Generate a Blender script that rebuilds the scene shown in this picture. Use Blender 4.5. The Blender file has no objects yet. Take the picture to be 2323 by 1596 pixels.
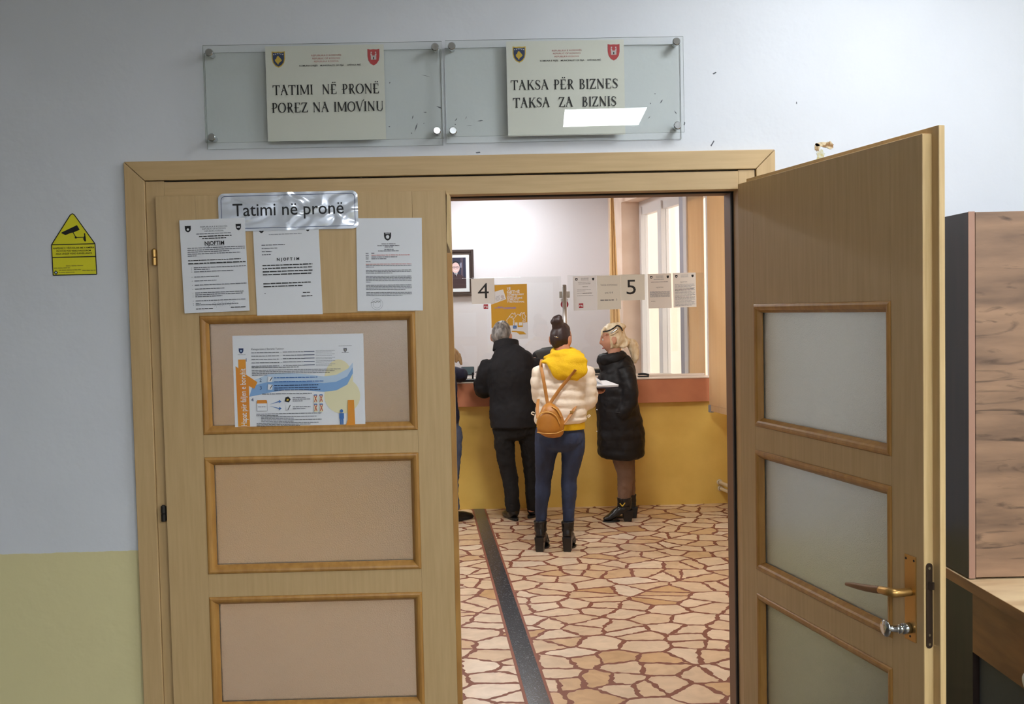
import bpy, bmesh, math, random
from mathutils import Vector, Matrix
random.seed(7)
scene = bpy.context.scene
COL = scene.collection
V = Vector
# ---------------------------------------------------------------- camera
F, CX, CY = 2241.17, 1161.5, 798.0          # focal length and centre in pixels of the 2323 x 1596 frame
CAM = V((0.0, -3.218, 1.68))
ROLL, PITCH, YAW = -0.0215, 0.0424, 0.0143
fw = V((math.sin(YAW)*math.cos(PITCH), math.cos(YAW)*math.cos(PITCH), -math.sin(PITCH)))
rt = V((math.cos(YAW), -math.sin(YAW), 0))
up = rt.cross(fw)
R_ = rt*math.cos(ROLL)+up*math.sin(ROLL)
U_ = up*math.cos(ROLL)-rt*math.sin(ROLL)
cd = bpy.data.cameras.new('camera'); cam = bpy.data.objects.new('camera', cd); COL.objects.link(cam)
cd.sensor_fit = 'HORIZONTAL'; cd.sensor_width = 36.0; cd.lens = 36.0*F/2323.0; cd.clip_start = 0.05; cd.clip_end = 100
cam.matrix_world = Matrix(((R_.x, U_.x, -fw.x, CAM.x), (R_.y, U_.y, -fw.y, CAM.y), (R_.z, U_.z, -fw.z, CAM.z), (0, 0, 0, 1)))
scene.camera = cam
# ---------------------------------------------------------------- world, exposure
w = bpy.data.worlds.new('overcast_sky'); scene.world = w; w.use_nodes = True
w.node_tree.nodes['Background'].inputs[0].default_value = (1.0, 0.93, 0.86, 1)
w.node_tree.nodes['Background'].inputs[1].default_value = 2.6
scene.view_settings.view_transform = 'Standard'; scene.view_settings.look = 'None'
scene.view_settings.exposure = 0.15; scene.view_settings.gamma = 1.0; scene.view_settings.use_curve_mapping = False
HALL_LAMP, HALL_LAMP_COL = 61.0, (0.90, 0.95, 1.0)
ROOM_LAMP, ROOM_LAMP_COL = 39.0, (0.98, 0.97, 0.96)

cy_ = scene.cycles; cy_.max_bounces = 7; cy_.diffuse_bounces = 4; cy_.glossy_bounces = 3; cy_.transmission_bounces = 6; cy_.transparent_max_bounces = 12

def ray(px, py):
    return R_*((px-CX)/F)+U_*(-(py-CY)/F)+fw
def at(px, py, Y):
    v = ray(px, py); return CAM+v*((Y-CAM.y)/v.y)
def mpp(Y):
    return (Y-CAM.y)/F
# ---------------------------------------------------------------- materials
def lin(c):
    return tuple(((x/255)/12.92 if x/255 <= 0.04045 else ((x/255+0.055)/1.055)**2.4) for x in c)
MATS = {}
def mat(name, col, rough=0.6, metal=0.0, col2=None, nscale=20, stretch=(1, 1, 1), detail=4, contrast=(0.35, 0.65), bump=0.0, bscale=None, bstretch=None, coat=0.0, spec=0.5, emit=None, sheen=0):
    m = bpy.data.materials.new(name); m.use_nodes = True; nt = m.node_tree; b = nt.nodes['Principled BSDF']
    b.inputs['Base Color'].default_value = (*lin(col), 1); b.inputs['Roughness'].default_value = rough
    b.inputs['Metallic'].default_value = metal; b.inputs['Coat Weight'].default_value = coat
    b.inputs['Specular IOR Level'].default_value = spec
    if sheen: b.inputs['Sheen Weight'].default_value = sheen
    if emit:
        b.inputs['Emission Color'].default_value = (*emit[0], 1); b.inputs['Emission Strength'].default_value = emit[1]
    if col2 or bump:
        tc = nt.nodes.new('ShaderNodeTexCoord'); mp = nt.nodes.new('ShaderNodeMapping'); nt.links.new(tc.outputs['Object'], mp.inputs[0])
        mp.inputs['Scale'].default_value = stretch
        nz = nt.nodes.new('ShaderNodeTexNoise'); nz.inputs['Scale'].default_value = nscale; nz.inputs['Detail'].default_value = detail
        nt.links.new(mp.outputs[0], nz.inputs['Vector'])
        if col2:
            rp = nt.nodes.new('ShaderNodeValToRGB'); rp.color_ramp.elements[0].position = contrast[0]; rp.color_ramp.elements[1].position = contrast[1]
            rp.color_ramp.elements[0].color = (*lin(col), 1); rp.color_ramp.elements[1].color = (*lin(col2), 1)
            nt.links.new(nz.outputs['Fac'], rp.inputs[0]); nt.links.new(rp.outputs[0], b.inputs['Base Color'])
        if bump:
            n2 = nz
            if bscale:
                mp2 = nt.nodes.new('ShaderNodeMapping'); nt.links.new(tc.outputs['Object'], mp2.inputs[0]); mp2.inputs['Scale'].default_value = bstretch or (1, 1, 1)
                n2 = nt.nodes.new('ShaderNodeTexNoise'); n2.inputs['Scale'].default_value = bscale; n2.inputs['Detail'].default_value = 3
                nt.links.new(mp2.outputs[0], n2.inputs['Vector'])
            bp = nt.nodes.new('ShaderNodeBump'); bp.inputs['Strength'].default_value = bump; bp.inputs['Distance'].default_value = 0.01
            nt.links.new(n2.outputs['Fac'], bp.inputs['Height']); nt.links.new(bp.outputs[0], b.inputs['Normal'])
    MATS[name] = m; return m

def clear_mat(name, tint, rough=0.0, ior=1.45):
    m = bpy.data.materials.new(name); m.use_nodes = True; nt = m.node_tree; nt.nodes.remove(nt.nodes['Principled BSDF'])
    out = nt.nodes['Material Output']; tr = nt.nodes.new('ShaderNodeBsdfTransparent'); gl = nt.nodes.new('ShaderNodeBsdfGlossy'); mx = nt.nodes.new('ShaderNodeMixShader')
    fr = nt.nodes.new('ShaderNodeFresnel'); fr.inputs[0].default_value = ior
    ge = nt.nodes.new('ShaderNodeNewGeometry'); io = nt.nodes.new('ShaderNodeMapRange'); io.inputs[3].default_value = ior; io.inputs[4].default_value = 1/ior
    nt.links.new(ge.outputs['Backfacing'], io.inputs[0]); nt.links.new(io.outputs[0], fr.inputs[0])     # same reflectance from both sides of the thin sheet
    tr.inputs[0].default_value = (*tint, 1); gl.inputs['Roughness'].default_value = rough
    nt.links.new(fr.outputs[0], mx.inputs[0]); nt.links.new(tr.outputs[0], mx.inputs[1]); nt.links.new(gl.outputs[0], mx.inputs[2]); nt.links.new(mx.outputs[0], out.inputs[0])
    return m

def frosted_mat(name):
    m = bpy.data.materials.new(name); m.use_nodes = True; nt = m.node_tree; b = nt.nodes['Principled BSDF']; out = nt.nodes['Material Output']
    b.inputs['Base Color'].default_value = (0.90, 0.89, 0.83, 1); b.inputs['Roughness'].default_value = 0.36; b.inputs['Transmission Weight'].default_value = 1.0; b.inputs['IOR'].default_value = 1.35
    tl = nt.nodes.new('ShaderNodeBsdfTranslucent'); tl.inputs[0].default_value = (0.52, 0.49, 0.42, 1)
    df = nt.nodes.new('ShaderNodeBsdfDiffuse'); df.inputs[0].default_value = (0.20, 0.215, 0.215, 1)
    m1 = nt.nodes.new('ShaderNodeMixShader'); m1.inputs[0].default_value = 0.30; m2 = nt.nodes.new('ShaderNodeMixShader'); m2.inputs[0].default_value = 0.30
    nt.links.new(tl.outputs[0], m1.inputs[1]); nt.links.new(df.outputs[0], m1.inputs[2])
    nt.links.new(b.outputs[0], m2.inputs[1]); nt.links.new(m1.outputs[0], m2.inputs[2]); nt.links.new(m2.outputs[0], out.inputs[0])
    tc = nt.nodes.new('ShaderNodeTexCoord'); nz = nt.nodes.new('ShaderNodeTexNoise'); nz.inputs['Scale'].default_value = 260; nz.inputs['Detail'].default_value = 2
    bp = nt.nodes.new('ShaderNodeBump'); bp.inputs['Strength'].default_value = 0.55; bp.inputs['Distance'].default_value = 0.004
    nt.links.new(tc.outputs['Object'], nz.inputs['Vector']); nt.links.new(nz.outputs['Fac'], bp.inputs['Height'])
    for n in (b, tl, df): nt.links.new(bp.outputs[0], n.inputs['Normal'])
    return m

def banded_wall(name, upper, lower, zsplit, mott=0.06):
    """Emulsion above, oil-paint dado below a height."""
    m = mat(name, upper, 0.55); nt = m.node_tree; b = nt.nodes['Principled BSDF']
    ge = nt.nodes.new('ShaderNodeNewGeometry'); sp = nt.nodes.new('ShaderNodeSeparateXYZ'); nt.links.new(ge.outputs['Position'], sp.inputs[0])
    nz = nt.nodes.new('ShaderNodeTexNoise'); nz.inputs['Scale'].default_value = 3.0; nz.inputs['Detail'].default_value = 6; nt.links.new(ge.outputs['Position'], nz.inputs['Vector'])
    n2 = nt.nodes.new('ShaderNodeTexNoise'); n2.inputs['Scale'].default_value = 30.0; nt.links.new(ge.outputs['Position'], n2.inputs['Vector'])
    ad = nt.nodes.new('ShaderNodeMath'); ad.operation = 'MULTIPLY_ADD'; ad.inputs[1].default_value = 0.008; nt.links.new(n2.outputs['Fac'], ad.inputs[0]); nt.links.new(sp.outputs['Z'], ad.inputs[2])
    gt = nt.nodes.new('ShaderNodeMath'); gt.operation = 'GREATER_THAN'; gt.inputs[1].default_value = zsplit+0.004; nt.links.new(ad.outputs[0], gt.inputs[0])
    mx = nt.nodes.new('ShaderNodeMix'); mx.data_type = 'RGBA'; mx.inputs[6].default_value = (*lin(lower), 1); mx.inputs[7].default_value = (*lin(upper), 1); nt.links.new(gt.outputs[0], mx.inputs[0])
    hs = nt.nodes.new('ShaderNodeHueSaturation'); mr = nt.nodes.new('ShaderNodeMapRange'); mr.inputs[3].default_value = 1-mott; mr.inputs[4].default_value = 1+mott
    nt.links.new(nz.outputs['Fac'], mr.inputs[0]); nt.links.new(mr.outputs[0], hs.inputs['Value']); nt.links.new(mx.outputs[2], hs.inputs['Color']); nt.links.new(hs.outputs[0], b.inputs['Base Color'])
    bp = nt.nodes.new('ShaderNodeBump'); bp.inputs['Strength'].default_value = 0.12; bp.inputs['Distance'].default_value = 0.01; nt.links.new(n2.outputs['Fac'], bp.inputs['Height']); nt.links.new(bp.outputs[0], b.inputs['Normal'])
    return m

def paving_mat():
    """Irregular stone flags in red-brown grout."""
    m = mat('crazy_paving', (220, 200, 175), 0.28); nt = m.node_tree; b = nt.nodes['Principled BSDF']
    ge = nt.nodes.new('ShaderNodeNewGeometry'); mp = nt.nodes.new('ShaderNodeMapping'); mp.inputs['Scale'].default_value = (5.4, 6.6, 1); mp.inputs['Rotation'].default_value = (0, 0, 0.3)
    nt.links.new(ge.outputs['Position'], mp.inputs[0])
    wn = nt.nodes.new('ShaderNodeTexNoise'); wn.inputs['Scale'].default_value = 2.2; wn.inputs['Detail'].default_value = 2; nt.links.new(mp.outputs[0], wn.inputs['Vector'])
    ma = nt.nodes.new('ShaderNodeMixRGB'); ma.blend_type = 'LINEAR_LIGHT'; ma.inputs[0].default_value = 0.10; nt.links.new(mp.outputs[0], ma.inputs[1]); nt.links.new(wn.outputs['Color'], ma.inputs[2])
    ve = nt.nodes.new('ShaderNodeTexVoronoi'); ve.voronoi_dimensions = '2D'; ve.feature = 'DISTANCE_TO_EDGE'; ve.inputs['Scale'].default_value = 1.0; nt.links.new(ma.outputs[0], ve.inputs['Vector'])
    vc = nt.nodes.new('ShaderNodeTexVoronoi'); vc.voronoi_dimensions = '2D'; vc.inputs['Scale'].default_value = 1.0; nt.links.new(ma.outputs[0], vc.inputs['Vector'])
    rp = nt.nodes.new('ShaderNodeValToRGB'); rp.color_ramp.interpolation = 'LINEAR'
    cols = [(0.0, (208, 172, 132)), (0.25, (230, 206, 178)), (0.5, (218, 190, 160)), (0.75, (234, 214, 190)), (1.0, (202, 162, 116))]
    e = rp.color_ramp.elements; e[0].position = 0; e[0].color = (*lin(cols[0][1]), 1); e[1].position = 1; e[1].color = (*lin(cols[-1][1]), 1)
    for p, c in cols[1:-1]:
        n = e.new(p); n.color = (*lin(c), 1)
    sc = nt.nodes.new('ShaderNodeSeparateColor'); nt.links.new(vc.outputs['Color'], sc.inputs[0]); nt.links.new(sc.outputs[0], rp.inputs[0])
    vn = nt.nodes.new('ShaderNodeTexNoise'); vn.inputs['Scale'].default_value = 9; vn.inputs['Detail'].default_value = 6; vn.inputs['Distortion'].default_value = 1.2; nt.links.new(ge.outputs['Position'], vn.inputs['Vector'])
    mr = nt.nodes.new('ShaderNodeMapRange'); mr.inputs[3].default_value = 0.74; mr.inputs[4].default_value = 1.2; nt.links.new(vn.outputs['Fac'], mr.inputs[0])
    hs = nt.nodes.new('ShaderNodeHueSaturation'); nt.links.new(mr.outputs[0], hs.inputs['Value']); nt.links.new(rp.outputs[0], hs.inputs['Color'])
    gn = nt.nodes.new('ShaderNodeTexNoise'); gn.inputs['Scale'].default_value = 3.5; nt.links.new(mp.outputs[0], gn.inputs['Vector'])
    gw = nt.nodes.new('ShaderNodeMapRange'); gw.inputs[1].default_value = 0.35; gw.inputs[2].default_value = 0.7; gw.inputs[3].default_value = 0.026; gw.inputs[4].default_value = 0.10; nt.links.new(gn.outputs['Fac'], gw.inputs[0])
    su = nt.nodes.new('ShaderNodeMath'); su.operation = 'SUBTRACT'; nt.links.new(ve.outputs['Distance'], su.inputs[0]); nt.links.new(gw.outputs[0], su.inputs[1])
    st = nt.nodes.new('ShaderNodeMapRange'); st.inputs[1].default_value = 0.0; st.inputs[2].default_value = 0.015; nt.links.new(su.outputs[0], st.inputs[0])
    mx = nt.nodes.new('ShaderNodeMix'); mx.data_type = 'RGBA'; mx.inputs[6].default_value = (*lin((128, 76, 58)), 1); nt.links.new(st.outputs[0], mx.inputs[0]); nt.links.new(hs.outputs[0], mx.inputs[7])
    nt.links.new(mx.outputs[2], b.inputs['Base Color'])
    ro = nt.nodes.new('ShaderNodeMapRange'); ro.inputs[3].default_value = 0.6; ro.inputs[4].default_value = 0.26; nt.links.new(st.outputs[0], ro.inputs[0]); nt.links.new(ro.outputs[0], b.inputs['Roughness'])
    bp = nt.nodes.new('ShaderNodeBump'); bp.inputs['Strength'].default_value = 0.4; bp.inputs['Distance'].default_value = 0.004; nt.links.new(st.outputs[0], bp.inputs['Height']); nt.links.new(bp.outputs[0], b.inputs['Normal'])
    return m

# ---------------------------------------------------------------- mesh helpers
def obj(name, bm, mats, parent=None, smooth=False, bevel=0.0, solid=0.0):
    me = bpy.data.meshes.new(name); bmesh.ops.recalc_face_normals(bm, faces=bm.faces[:]); bm.to_mesh(me); bm.free()
    for m in (mats if isinstance(mats, (list, tuple)) else [mats]): me.materials.append(m)
    if smooth:
        for p in me.polygons: p.use_smooth = True
    o = bpy.data.objects.new(name, me); COL.objects.link(o)
    if parent: o.parent = parent
    if solid:
        s = o.modifiers.new('solidify', 'SOLIDIFY'); s.thickness = solid; s.offset = 0
    if bevel:
        b = o.modifiers.new('bevel', 'BEVEL'); b.width = bevel; b.segments = 2; b.limit_method = 'ANGLE'; b.angle_limit = 0.7
    return o
def tag(o, label=None, cat=None, group=None, kind=None):
    if label: o['label'] = label
    if cat: o['category'] = cat
    if group: o['group'] = group
    if kind: o['kind'] = kind
    return o
def thing(name, label, cat, loc=(0, 0, 0), group=None, kind=None):
    o = bpy.data.objects.new(name, None); COL.objects.link(o); o.location = loc; o.empty_display_size = 0.1
    return tag(o, label, cat, group, kind)
def NB(): return bmesh.new()
def box(bm, x0, x1, y0, y1, z0, z1, mi=0, M=None):
    vs = [bm.verts.new((M @ V(p)) if M else p) for p in ((x0, y0, z0), (x1, y0, z0), (x1, y1, z0), (x0, y1, z0), (x0, y0, z1), (x1, y0, z1), (x1, y1, z1), (x0, y1, z1))]
    for f in ((3, 2, 1, 0), (4, 5, 6, 7), (0, 1, 5, 4), (1, 2, 6, 5), (2, 3, 7, 6), (3, 0, 4, 7)):
        bm.faces.new([vs[i] for i in f]).material_index = mi
    return bm
def hull(bm, a, b, mi=0):
    """Prism between two equal point loops."""
    va = [bm.verts.new(p) for p in a]; vb = [bm.verts.new(p) for p in b]; n = len(a)
    bm.faces.new(va).material_index = mi; bm.faces.new(vb[::-1]).material_index = mi
    for i in range(n): bm.faces.new((va[i], va[(i+1) % n], vb[(i+1) % n], vb[i])).material_index = mi
    return bm
def cyl(bm, p, q, r, r2=None, n=20, mi=0):
    p = V(p); q = V(q); t = (q-p).normalized(); a = t.orthogonal().normalized(); b = t.cross(a); r2 = r if r2 is None else r2
    A = [p+(a*math.cos(k*2*math.pi/n)+b*math.sin(k*2*math.pi/n))*r for k in range(n)]
    B = [q+(a*math.cos(k*2*math.pi/n)+b*math.sin(k*2*math.pi/n))*r2 for k in range(n)]
    return hull(bm, A, B, mi)
def cr(P, t):
    i = min(int(t), len(P)-2); u = t-i
    p0 = P[max(i-1, 0)]; p1 = P[i]; p2 = P[i+1]; p3 = P[min(i+2, len(P)-1)]
    return 0.5*((2*p1)+(p2-p0)*u+(2*p0-5*p1+4*p2-p3)*u*u+(3*p1-p0-3*p2+p3)*u*u*u)
def tube(bm, P, Rr, n=20, ref=(1, 0, 0), sub=6, fn=None, mi=0, dome=True):
    """Lofted tube through P with elliptical radii (a along ref, b across)."""
    P = [V(p) for p in P]; Rr = [V((r, r, 0)) if isinstance(r, (int, float)) else V((r[0], r[1], 0)) for r in Rr]; ref = V(ref)
    m = (len(P)-1)*sub; pts = [cr(P, k/sub) for k in range(m+1)]; rad = [cr(Rr, k/sub) for k in range(m+1)]
    arc = [0.0]
    for k in range(m): arc.append(arc[-1]+(pts[k+1]-pts[k]).length)
    rings = []
    def ring(c, t, ra, rb):
        a = ref-t*ref.dot(t)
        if a.length < 1e-3: a = t.orthogonal()
        a.normalize(); b = t.cross(a)
        return [bm.verts.new(c+a*ra*math.cos(2*math.pi*k/n)+b*rb*math.sin(2*math.pi*k/n)) for k in range(n)]
    tg = [(pts[min(k+1, m)]-pts[max(k-1, 0)]).normalized() for k in range(m+1)]
    if dome:
        for s in (0.35, 0.75): rings.append(ring(pts[0]-tg[0]*min(rad[0].x, rad[0].y)*0.5*(1-s), tg[0], rad[0].x*s, rad[0].y*s))
    for k in range(m+1):
        g = fn(arc[k], arc[-1]) if fn else 1.0
        rings.append(ring(pts[k], tg[k], max(rad[k].x*g, 0.002), max(rad[k].y*g, 0.002)))
    if dome:
        for s in (0.75, 0.35): rings.append(ring(pts[m]+tg[m]*min(rad[m].x, rad[m].y)*0.5*(1-s), tg[m], rad[m].x*s, rad[m].y*s))
    for A, B in zip(rings, rings[1:]):
        for k in range(n): bm.faces.new((A[k], A[(k+1) % n], B[(k+1) % n], B[k])).material_index = mi
    bm.faces.new(rings[0][::-1]).material_index = mi; bm.faces.new(rings[-1]).material_index = mi
    return bm
def blob(bm, c, r, M=None, n=20, mi=0):
    res = bmesh.ops.create_uvsphere(bm, u_segments=n, v_segments=max(8, n*2//3), radius=1)
    for v in res['verts']:
        p = V((v.co.x*r[0], v.co.y*r[1], v.co.z*r[2])); v.co = V(c)+(M @ p if M else p)
    for f in {f for v in res['verts'] for f in v.link_faces}: f.material_index = mi
    return bm
_tex = {}
def clouds(size, depth=2):
    k = (size, depth)
    if k not in _tex:
        t = bpy.data.textures.new('folds', 'CLOUDS'); t.noise_scale = size; t.noise_depth = depth; _tex[k] = t
    return _tex[k]
def skin(name, bm, m, parent, voxel=0.009, smooth=4, disp=None):
    """Merge overlapping lofts into one continuous surface."""
    o = obj(name, bm, m, parent, True)
    r = o.modifiers.new('merge', 'REMESH'); r.mode = 'VOXEL'; r.voxel_size = voxel; r.use_smooth_shade = True
    s = o.modifiers.new('smooth', 'SMOOTH'); s.factor = 0.5; s.iterations = smooth
    for size, st in (disp or []):
        d = o.modifiers.new('folds', 'DISPLACE'); d.texture = clouds(size); d.strength = st; d.mid_level = 0.5; d.texture_coords = 'LOCAL'
    return o

# ---------------------------------------------------------------- printed sheets
_fontcache = {}
def text_polys(s, bold=0.0, shear=0.0):
    k = (s, bold, shear)
    if k not in _fontcache:
        c = bpy.data.curves.new('lettering', 'FONT'); c.body = s; c.size = 1.0; c.offset = bold; c.shear = shear; c.resolution_u = 3
        o = bpy.data.objects.new('lettering', c); COL.objects.link(o); bpy.context.view_layer.update()
        me = bpy.data.meshes.new_from_object(o.evaluated_get(bpy.context.evaluated_depsgraph_get()))
        _fontcache[k] = ([(v.co.x, v.co.y) for v in me.vertices], [list(p.vertices) for p in me.polygons])
        bpy.data.objects.remove(o); bpy.data.curves.remove(c); bpy.data.meshes.remove(me)
    return _fontcache[k]
def stroke(pts, ws):
    out = []
    for (a, b), (wa, wb) in zip(zip(pts, pts[1:]), zip(ws, ws[1:])):
        dx, dy = b[0]-a[0], b[1]-a[1]; l = math.hypot(dx, dy) or 1; nx, ny = -dy/l, dx/l
        out.append([(a[0]+nx*wa/2, a[1]+ny*wa/2), (a[0]-nx*wa/2, a[1]-ny*wa/2), (b[0]-nx*wb/2, b[1]-ny*wb/2), (b[0]+nx*wb/2, b[1]+ny*wb/2)])
    return out
def arc(cx, cy, rx, ry, a0, a1, thick, thin, n=16):
    pts = []; ws = []
    for k in range(n+1):
        a = math.radians(a0+(a1-a0)*k/n); pts.append((cx+rx*math.cos(a), cy+ry*math.sin(a))); ws.append(thin+(thick-thin)*abs(math.cos(a)))
    return stroke(pts, ws)
TK, TN, SF = 0.17, 0.07, 0.055
def stem(x, y0=0.0, y1=1.0, w=TK, foot=True, head=True):
    o = [[(x, y0), (x+w, y0), (x+w, y1), (x, y1)]]
    if foot: o.append([(x-.07, y0), (x+w+.07, y0), (x+w+.02, y0+SF), (x-.02, y0+SF)])
    if head: o.append([(x-.07, y1), (x+w+.07, y1), (x+w+.02, y1-SF), (x-.02, y1-SF)])
    return o
def glyph(ch):
    """Wide flared-serif capitals like the ones on the signs over the door: polygons and advance."""
    dots = ch == 'Ë'; ch = 'E' if dots else ch
    if ch == ' ': return [], .5
    if ch == 'I': return stem(.12), .42
    if ch == 'T': return stem(.35, head=False)+[[(0, .93), (.85, .93), (.85, 1), (0, 1)], [(0, .74), (.05, .74), (.1, .93), (0, .93)], [(.85, .74), (.8, .74), (.75, .93), (.85, .93)]], .9
    if ch == 'E':
        p = stem(.12)+[[(.2, .94), (.68, .94), (.68, 1), (.2, 1)], [(.2, 0), (.72, 0), (.72, .06), (.2, .06)], [(.02, .46), (.56, .46), (.56, .51), (.02, .51)], [(.68, .76), (.64, .76), (.58, .94), (.68, .94)], [(.72, .26), (.68, .26), (.62, .06), (.72, .06)]]
        if dots: p += [[(.26, 1.12), (.38, 1.12), (.38, 1.24), (.26, 1.24)], [(.5, 1.12), (.62, 1.12), (.62, 1.24), (.5, 1.24)]]
        return p, .82
    if ch == 'N': return stem(.14, w=TN)+stem(.76, w=TN, foot=False)+stroke([(.14, .97), (.8, .03)], [.17, .17]), 1.0
    if ch == 'M': return stem(.12, w=TN)+stem(.92, w=TK)+stroke([(.16, .97), (.56, .08)], [.17, .15])+stroke([(.56, .08), (.96, .97)], [TN, TN]), 1.2
    if ch == 'A': return stroke([(.1, 0), (.46, 1)], [TN, TN])+stroke([(.4, 1), (.78, 0)], [.17, .17])+[[(0, 0), (.24, 0), (.18, SF), (.04, SF)], [(.62, 0), (.94, 0), (.88, SF), (.68, SF)], [(.3, .98), (.58, .98), (.52, 1.03), (.36, 1.03)]]+stroke([(.12, .34), (.4, .46), (.74, .3)], [.05, .05, .05]), .95
    if ch == 'P': return stem(.16)+arc(.34, .72, .3, .26, -95, 95, .15, .05)+[[(.02, .44), (.4, .44), (.4, .49), (.02, .49)]], .78
    if ch == 'R': return stem(.16)+arc(.34, .74, .28, .24, -95, 95, .15, .05)+[[(.02, .46), (.4, .46), (.4, .51), (.02, .51)]]+stroke([(.4, .5), (.6, .16), (.82, -.08)], [.15, .16, .04]), .9
    if ch == 'B': return stem(.14)+arc(.32, .75, .26, .23, -95, 95, .14, .05)+arc(.34, .26, .31, .25, -95, 95, .15, .05), .82
    if ch == 'O': return arc(.48, .5, .4, .48, 0, 360, .16, .055, 28), 1.0
    if ch == 'Z': return [[(.06, .93), (.74, .93), (.74, 1), (.06, 1)], [(.04, 0), (.78, 0), (.78, .07), (.04, .07)], [(.06, .76), (.1, .76), (.18, .93), (.06, .93)], [(.78, .26), (.74, .26), (.66, .07), (.78, .07)]]+stroke([(.14, .03), (.66, .97)], [.15, .15]), .85
    if ch == 'V': return stroke([(.12, 1), (.46, 0)], [.17, .15])+stroke([(.46, 0), (.78, 1.0), (.98, 1.18)], [TN, TN, .09])+[[(0, .95), (.28, .95), (.3, 1), (-.03, 1)]], .92
    if ch == 'U': return stem(.12, .28, foot=False)+arc(.48, .3, .29, .28, 180, 360, .13, .06)+stem(.74, .28, w=TN, foot=False), .96
    if ch == 'K': return stem(.14)+stroke([(.26, .42), (.74, .98)], [TN, TN])+stroke([(.4, .58), (.8, .02)], [.16, .16])+[[(.6, .95), (.9, .95), (.9, 1), (.6, 1)], [(.66, 0), (.98, 0), (.92, SF), (.72, SF)]], .95
    if ch == 'S': return stroke([(.62, .8), (.5, .95), (.34, .97), (.18, .88), (.15, .74), (.26, .6), (.46, .47), (.6, .34), (.6, .17), (.46, .05), (.28, .03), (.1, .16)], [.05, .06, .07, .12, .14, .16, .17, .16, .13, .08, .06, .05])+[[(.62, .72), (.66, .72), (.64, .98), (.6, .9)], [(.06, .3), (.1, .3), (.13, .1), (.08, .02)]], .74
    return [], .5
class Sheet:
    """A printed sheet lying in its own x (right), z (up) plane, facing -y."""
    def __init__(s, name, mats, loc, rot=0.0, yaw=0.0):
        s.name = name; s.mats = []; s.bm = NB(); s.loc = loc; s.rot = rot; s.yaw = yaw; s.lay = 0.0
        for m in mats: s.mi(m)
    def mi(s, m):
        if m not in s.mats: s.mats.append(m)
        return s.mats.index(m)
    def base(s, pts, m, th=0.0012):
        hull(s.bm, [(x, 0, z) for x, z in pts], [(x, th, z) for x, z in pts], s.mi(m)); s.lay = 0.0003
    def poly(s, pts, m, lift=0.00012):
        s.lay += lift/4
        try: s.bm.faces.new([s.bm.verts.new((x, -s.lay, z)) for x, z in pts]).material_index = s.mi(m)
        except ValueError: pass
    def rect(s, x0, z0, x1, z1, m): s.poly([(x0, z0), (x1, z0), (x1, z1), (x0, z1)], m)
    def line(s, pts, wd, m, closed=False):
        if closed: pts = list(pts)+[pts[0]]
        for q in stroke(pts, [wd]*len(pts)): s.poly(q, m, 0.00004)
    def ell(s, cx, cz, rx, rz, m, n=28): s.poly([(cx+rx*math.cos(2*math.pi*k/n), cz+rz*math.sin(2*math.pi*k/n)) for k in range(n)], m)
    def text(s, t, x, z, size, m, align='c', width=None, bold=0.0, rot=0.0, shear=0.0):
        vs, fs = text_polys(t, bold, shear)
        if not vs: return
        x0 = min(v[0] for v in vs); x1 = max(v[0] for v in vs); k = size; kx = size
        if width: kx = width/(x1-x0)
        ox = {'c': -(x0+x1)/2, 'l': -x0, 'r': -x1}[align]; s.lay += 0.00006; c, sn = math.cos(rot), math.sin(rot)
        nv = [s.bm.verts.new((x+((a+ox)*kx)*c-(b*k)*sn, -s.lay, z+((a+ox)*kx)*sn+(b*k)*c)) for a, b in vs]
        for f in fs:
            try: s.bm.faces.new([nv[i] for i in f]).material_index = s.mi(m)
            except ValueError: pass
    def caps(s, t, x0, x1, z, h, m):
        tot = sum(glyph(c)[1] for c in t); k = (x1-x0)/tot; x = x0
        for c in t:
            ps, ad = glyph(c)
            for p in ps: s.poly([(x+a*k, z+b*h) for a, b in p], m, 0.00002)
            x += ad*k
    def words(s, x0, x1, z, h, m, seed=None, wmin=2.2, wmax=9):
        """An illegible line of print: word-long dashes."""
        rnd = random.Random(seed if seed is not None else round(x0*1e4+z*1e5)); x = x0
        while x < x1:
            wl = h*rnd.uniform(wmin, wmax)*0.8; e = min(x+wl, x1)
            s.poly([(x, z), (e, z), (e, z+h*rnd.uniform(.75, 1)), (x, z+h)], m, 0.00001); x = e+h*0.55
    def shield(s, cx, cz, hw, hh, m, rim=None, k=1.0):
        P = [(-1, 1), (-.5, .93), (0, .97), (.5, .93), (1, 1), (1, .1), (.86, -.4), (.5, -.78), (0, -1), (-.5, -.78), (-.86, -.4), (-1, .1)]
        if rim: s.poly([(cx+a*hw, cz+b*hh) for a, b in P], rim)
        f = .86 if rim else 1
        s.poly([(cx+a*hw*f, cz+b*hh*f) for a, b in P], m)
    def arms_star(s, cx, cz, hw, hh, fill, rim, gold, star):
        s.shield(cx, cz, hw, hh, fill, rim)
        s.poly([(cx+a*hw*.62, cz+b*hh*.62-hh*.08) for a, b in ((-.05, .85), (.25, .6), (.5, .35), (.85, -.05), (.45, -.35), (.1, -.55), (-.1, -.95), (-.35, -.6), (-.8, -.2), (-.85, .1), (-.5, .3), (-.35, .7))], gold)
        for k in range(6):
            a = (k-2.5)*.27; s.ell(cx+a*hw, cz+hh*(.72-.12*abs(k-2.5)/2.5), hw*.085, hw*.085, star, 6)
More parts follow.
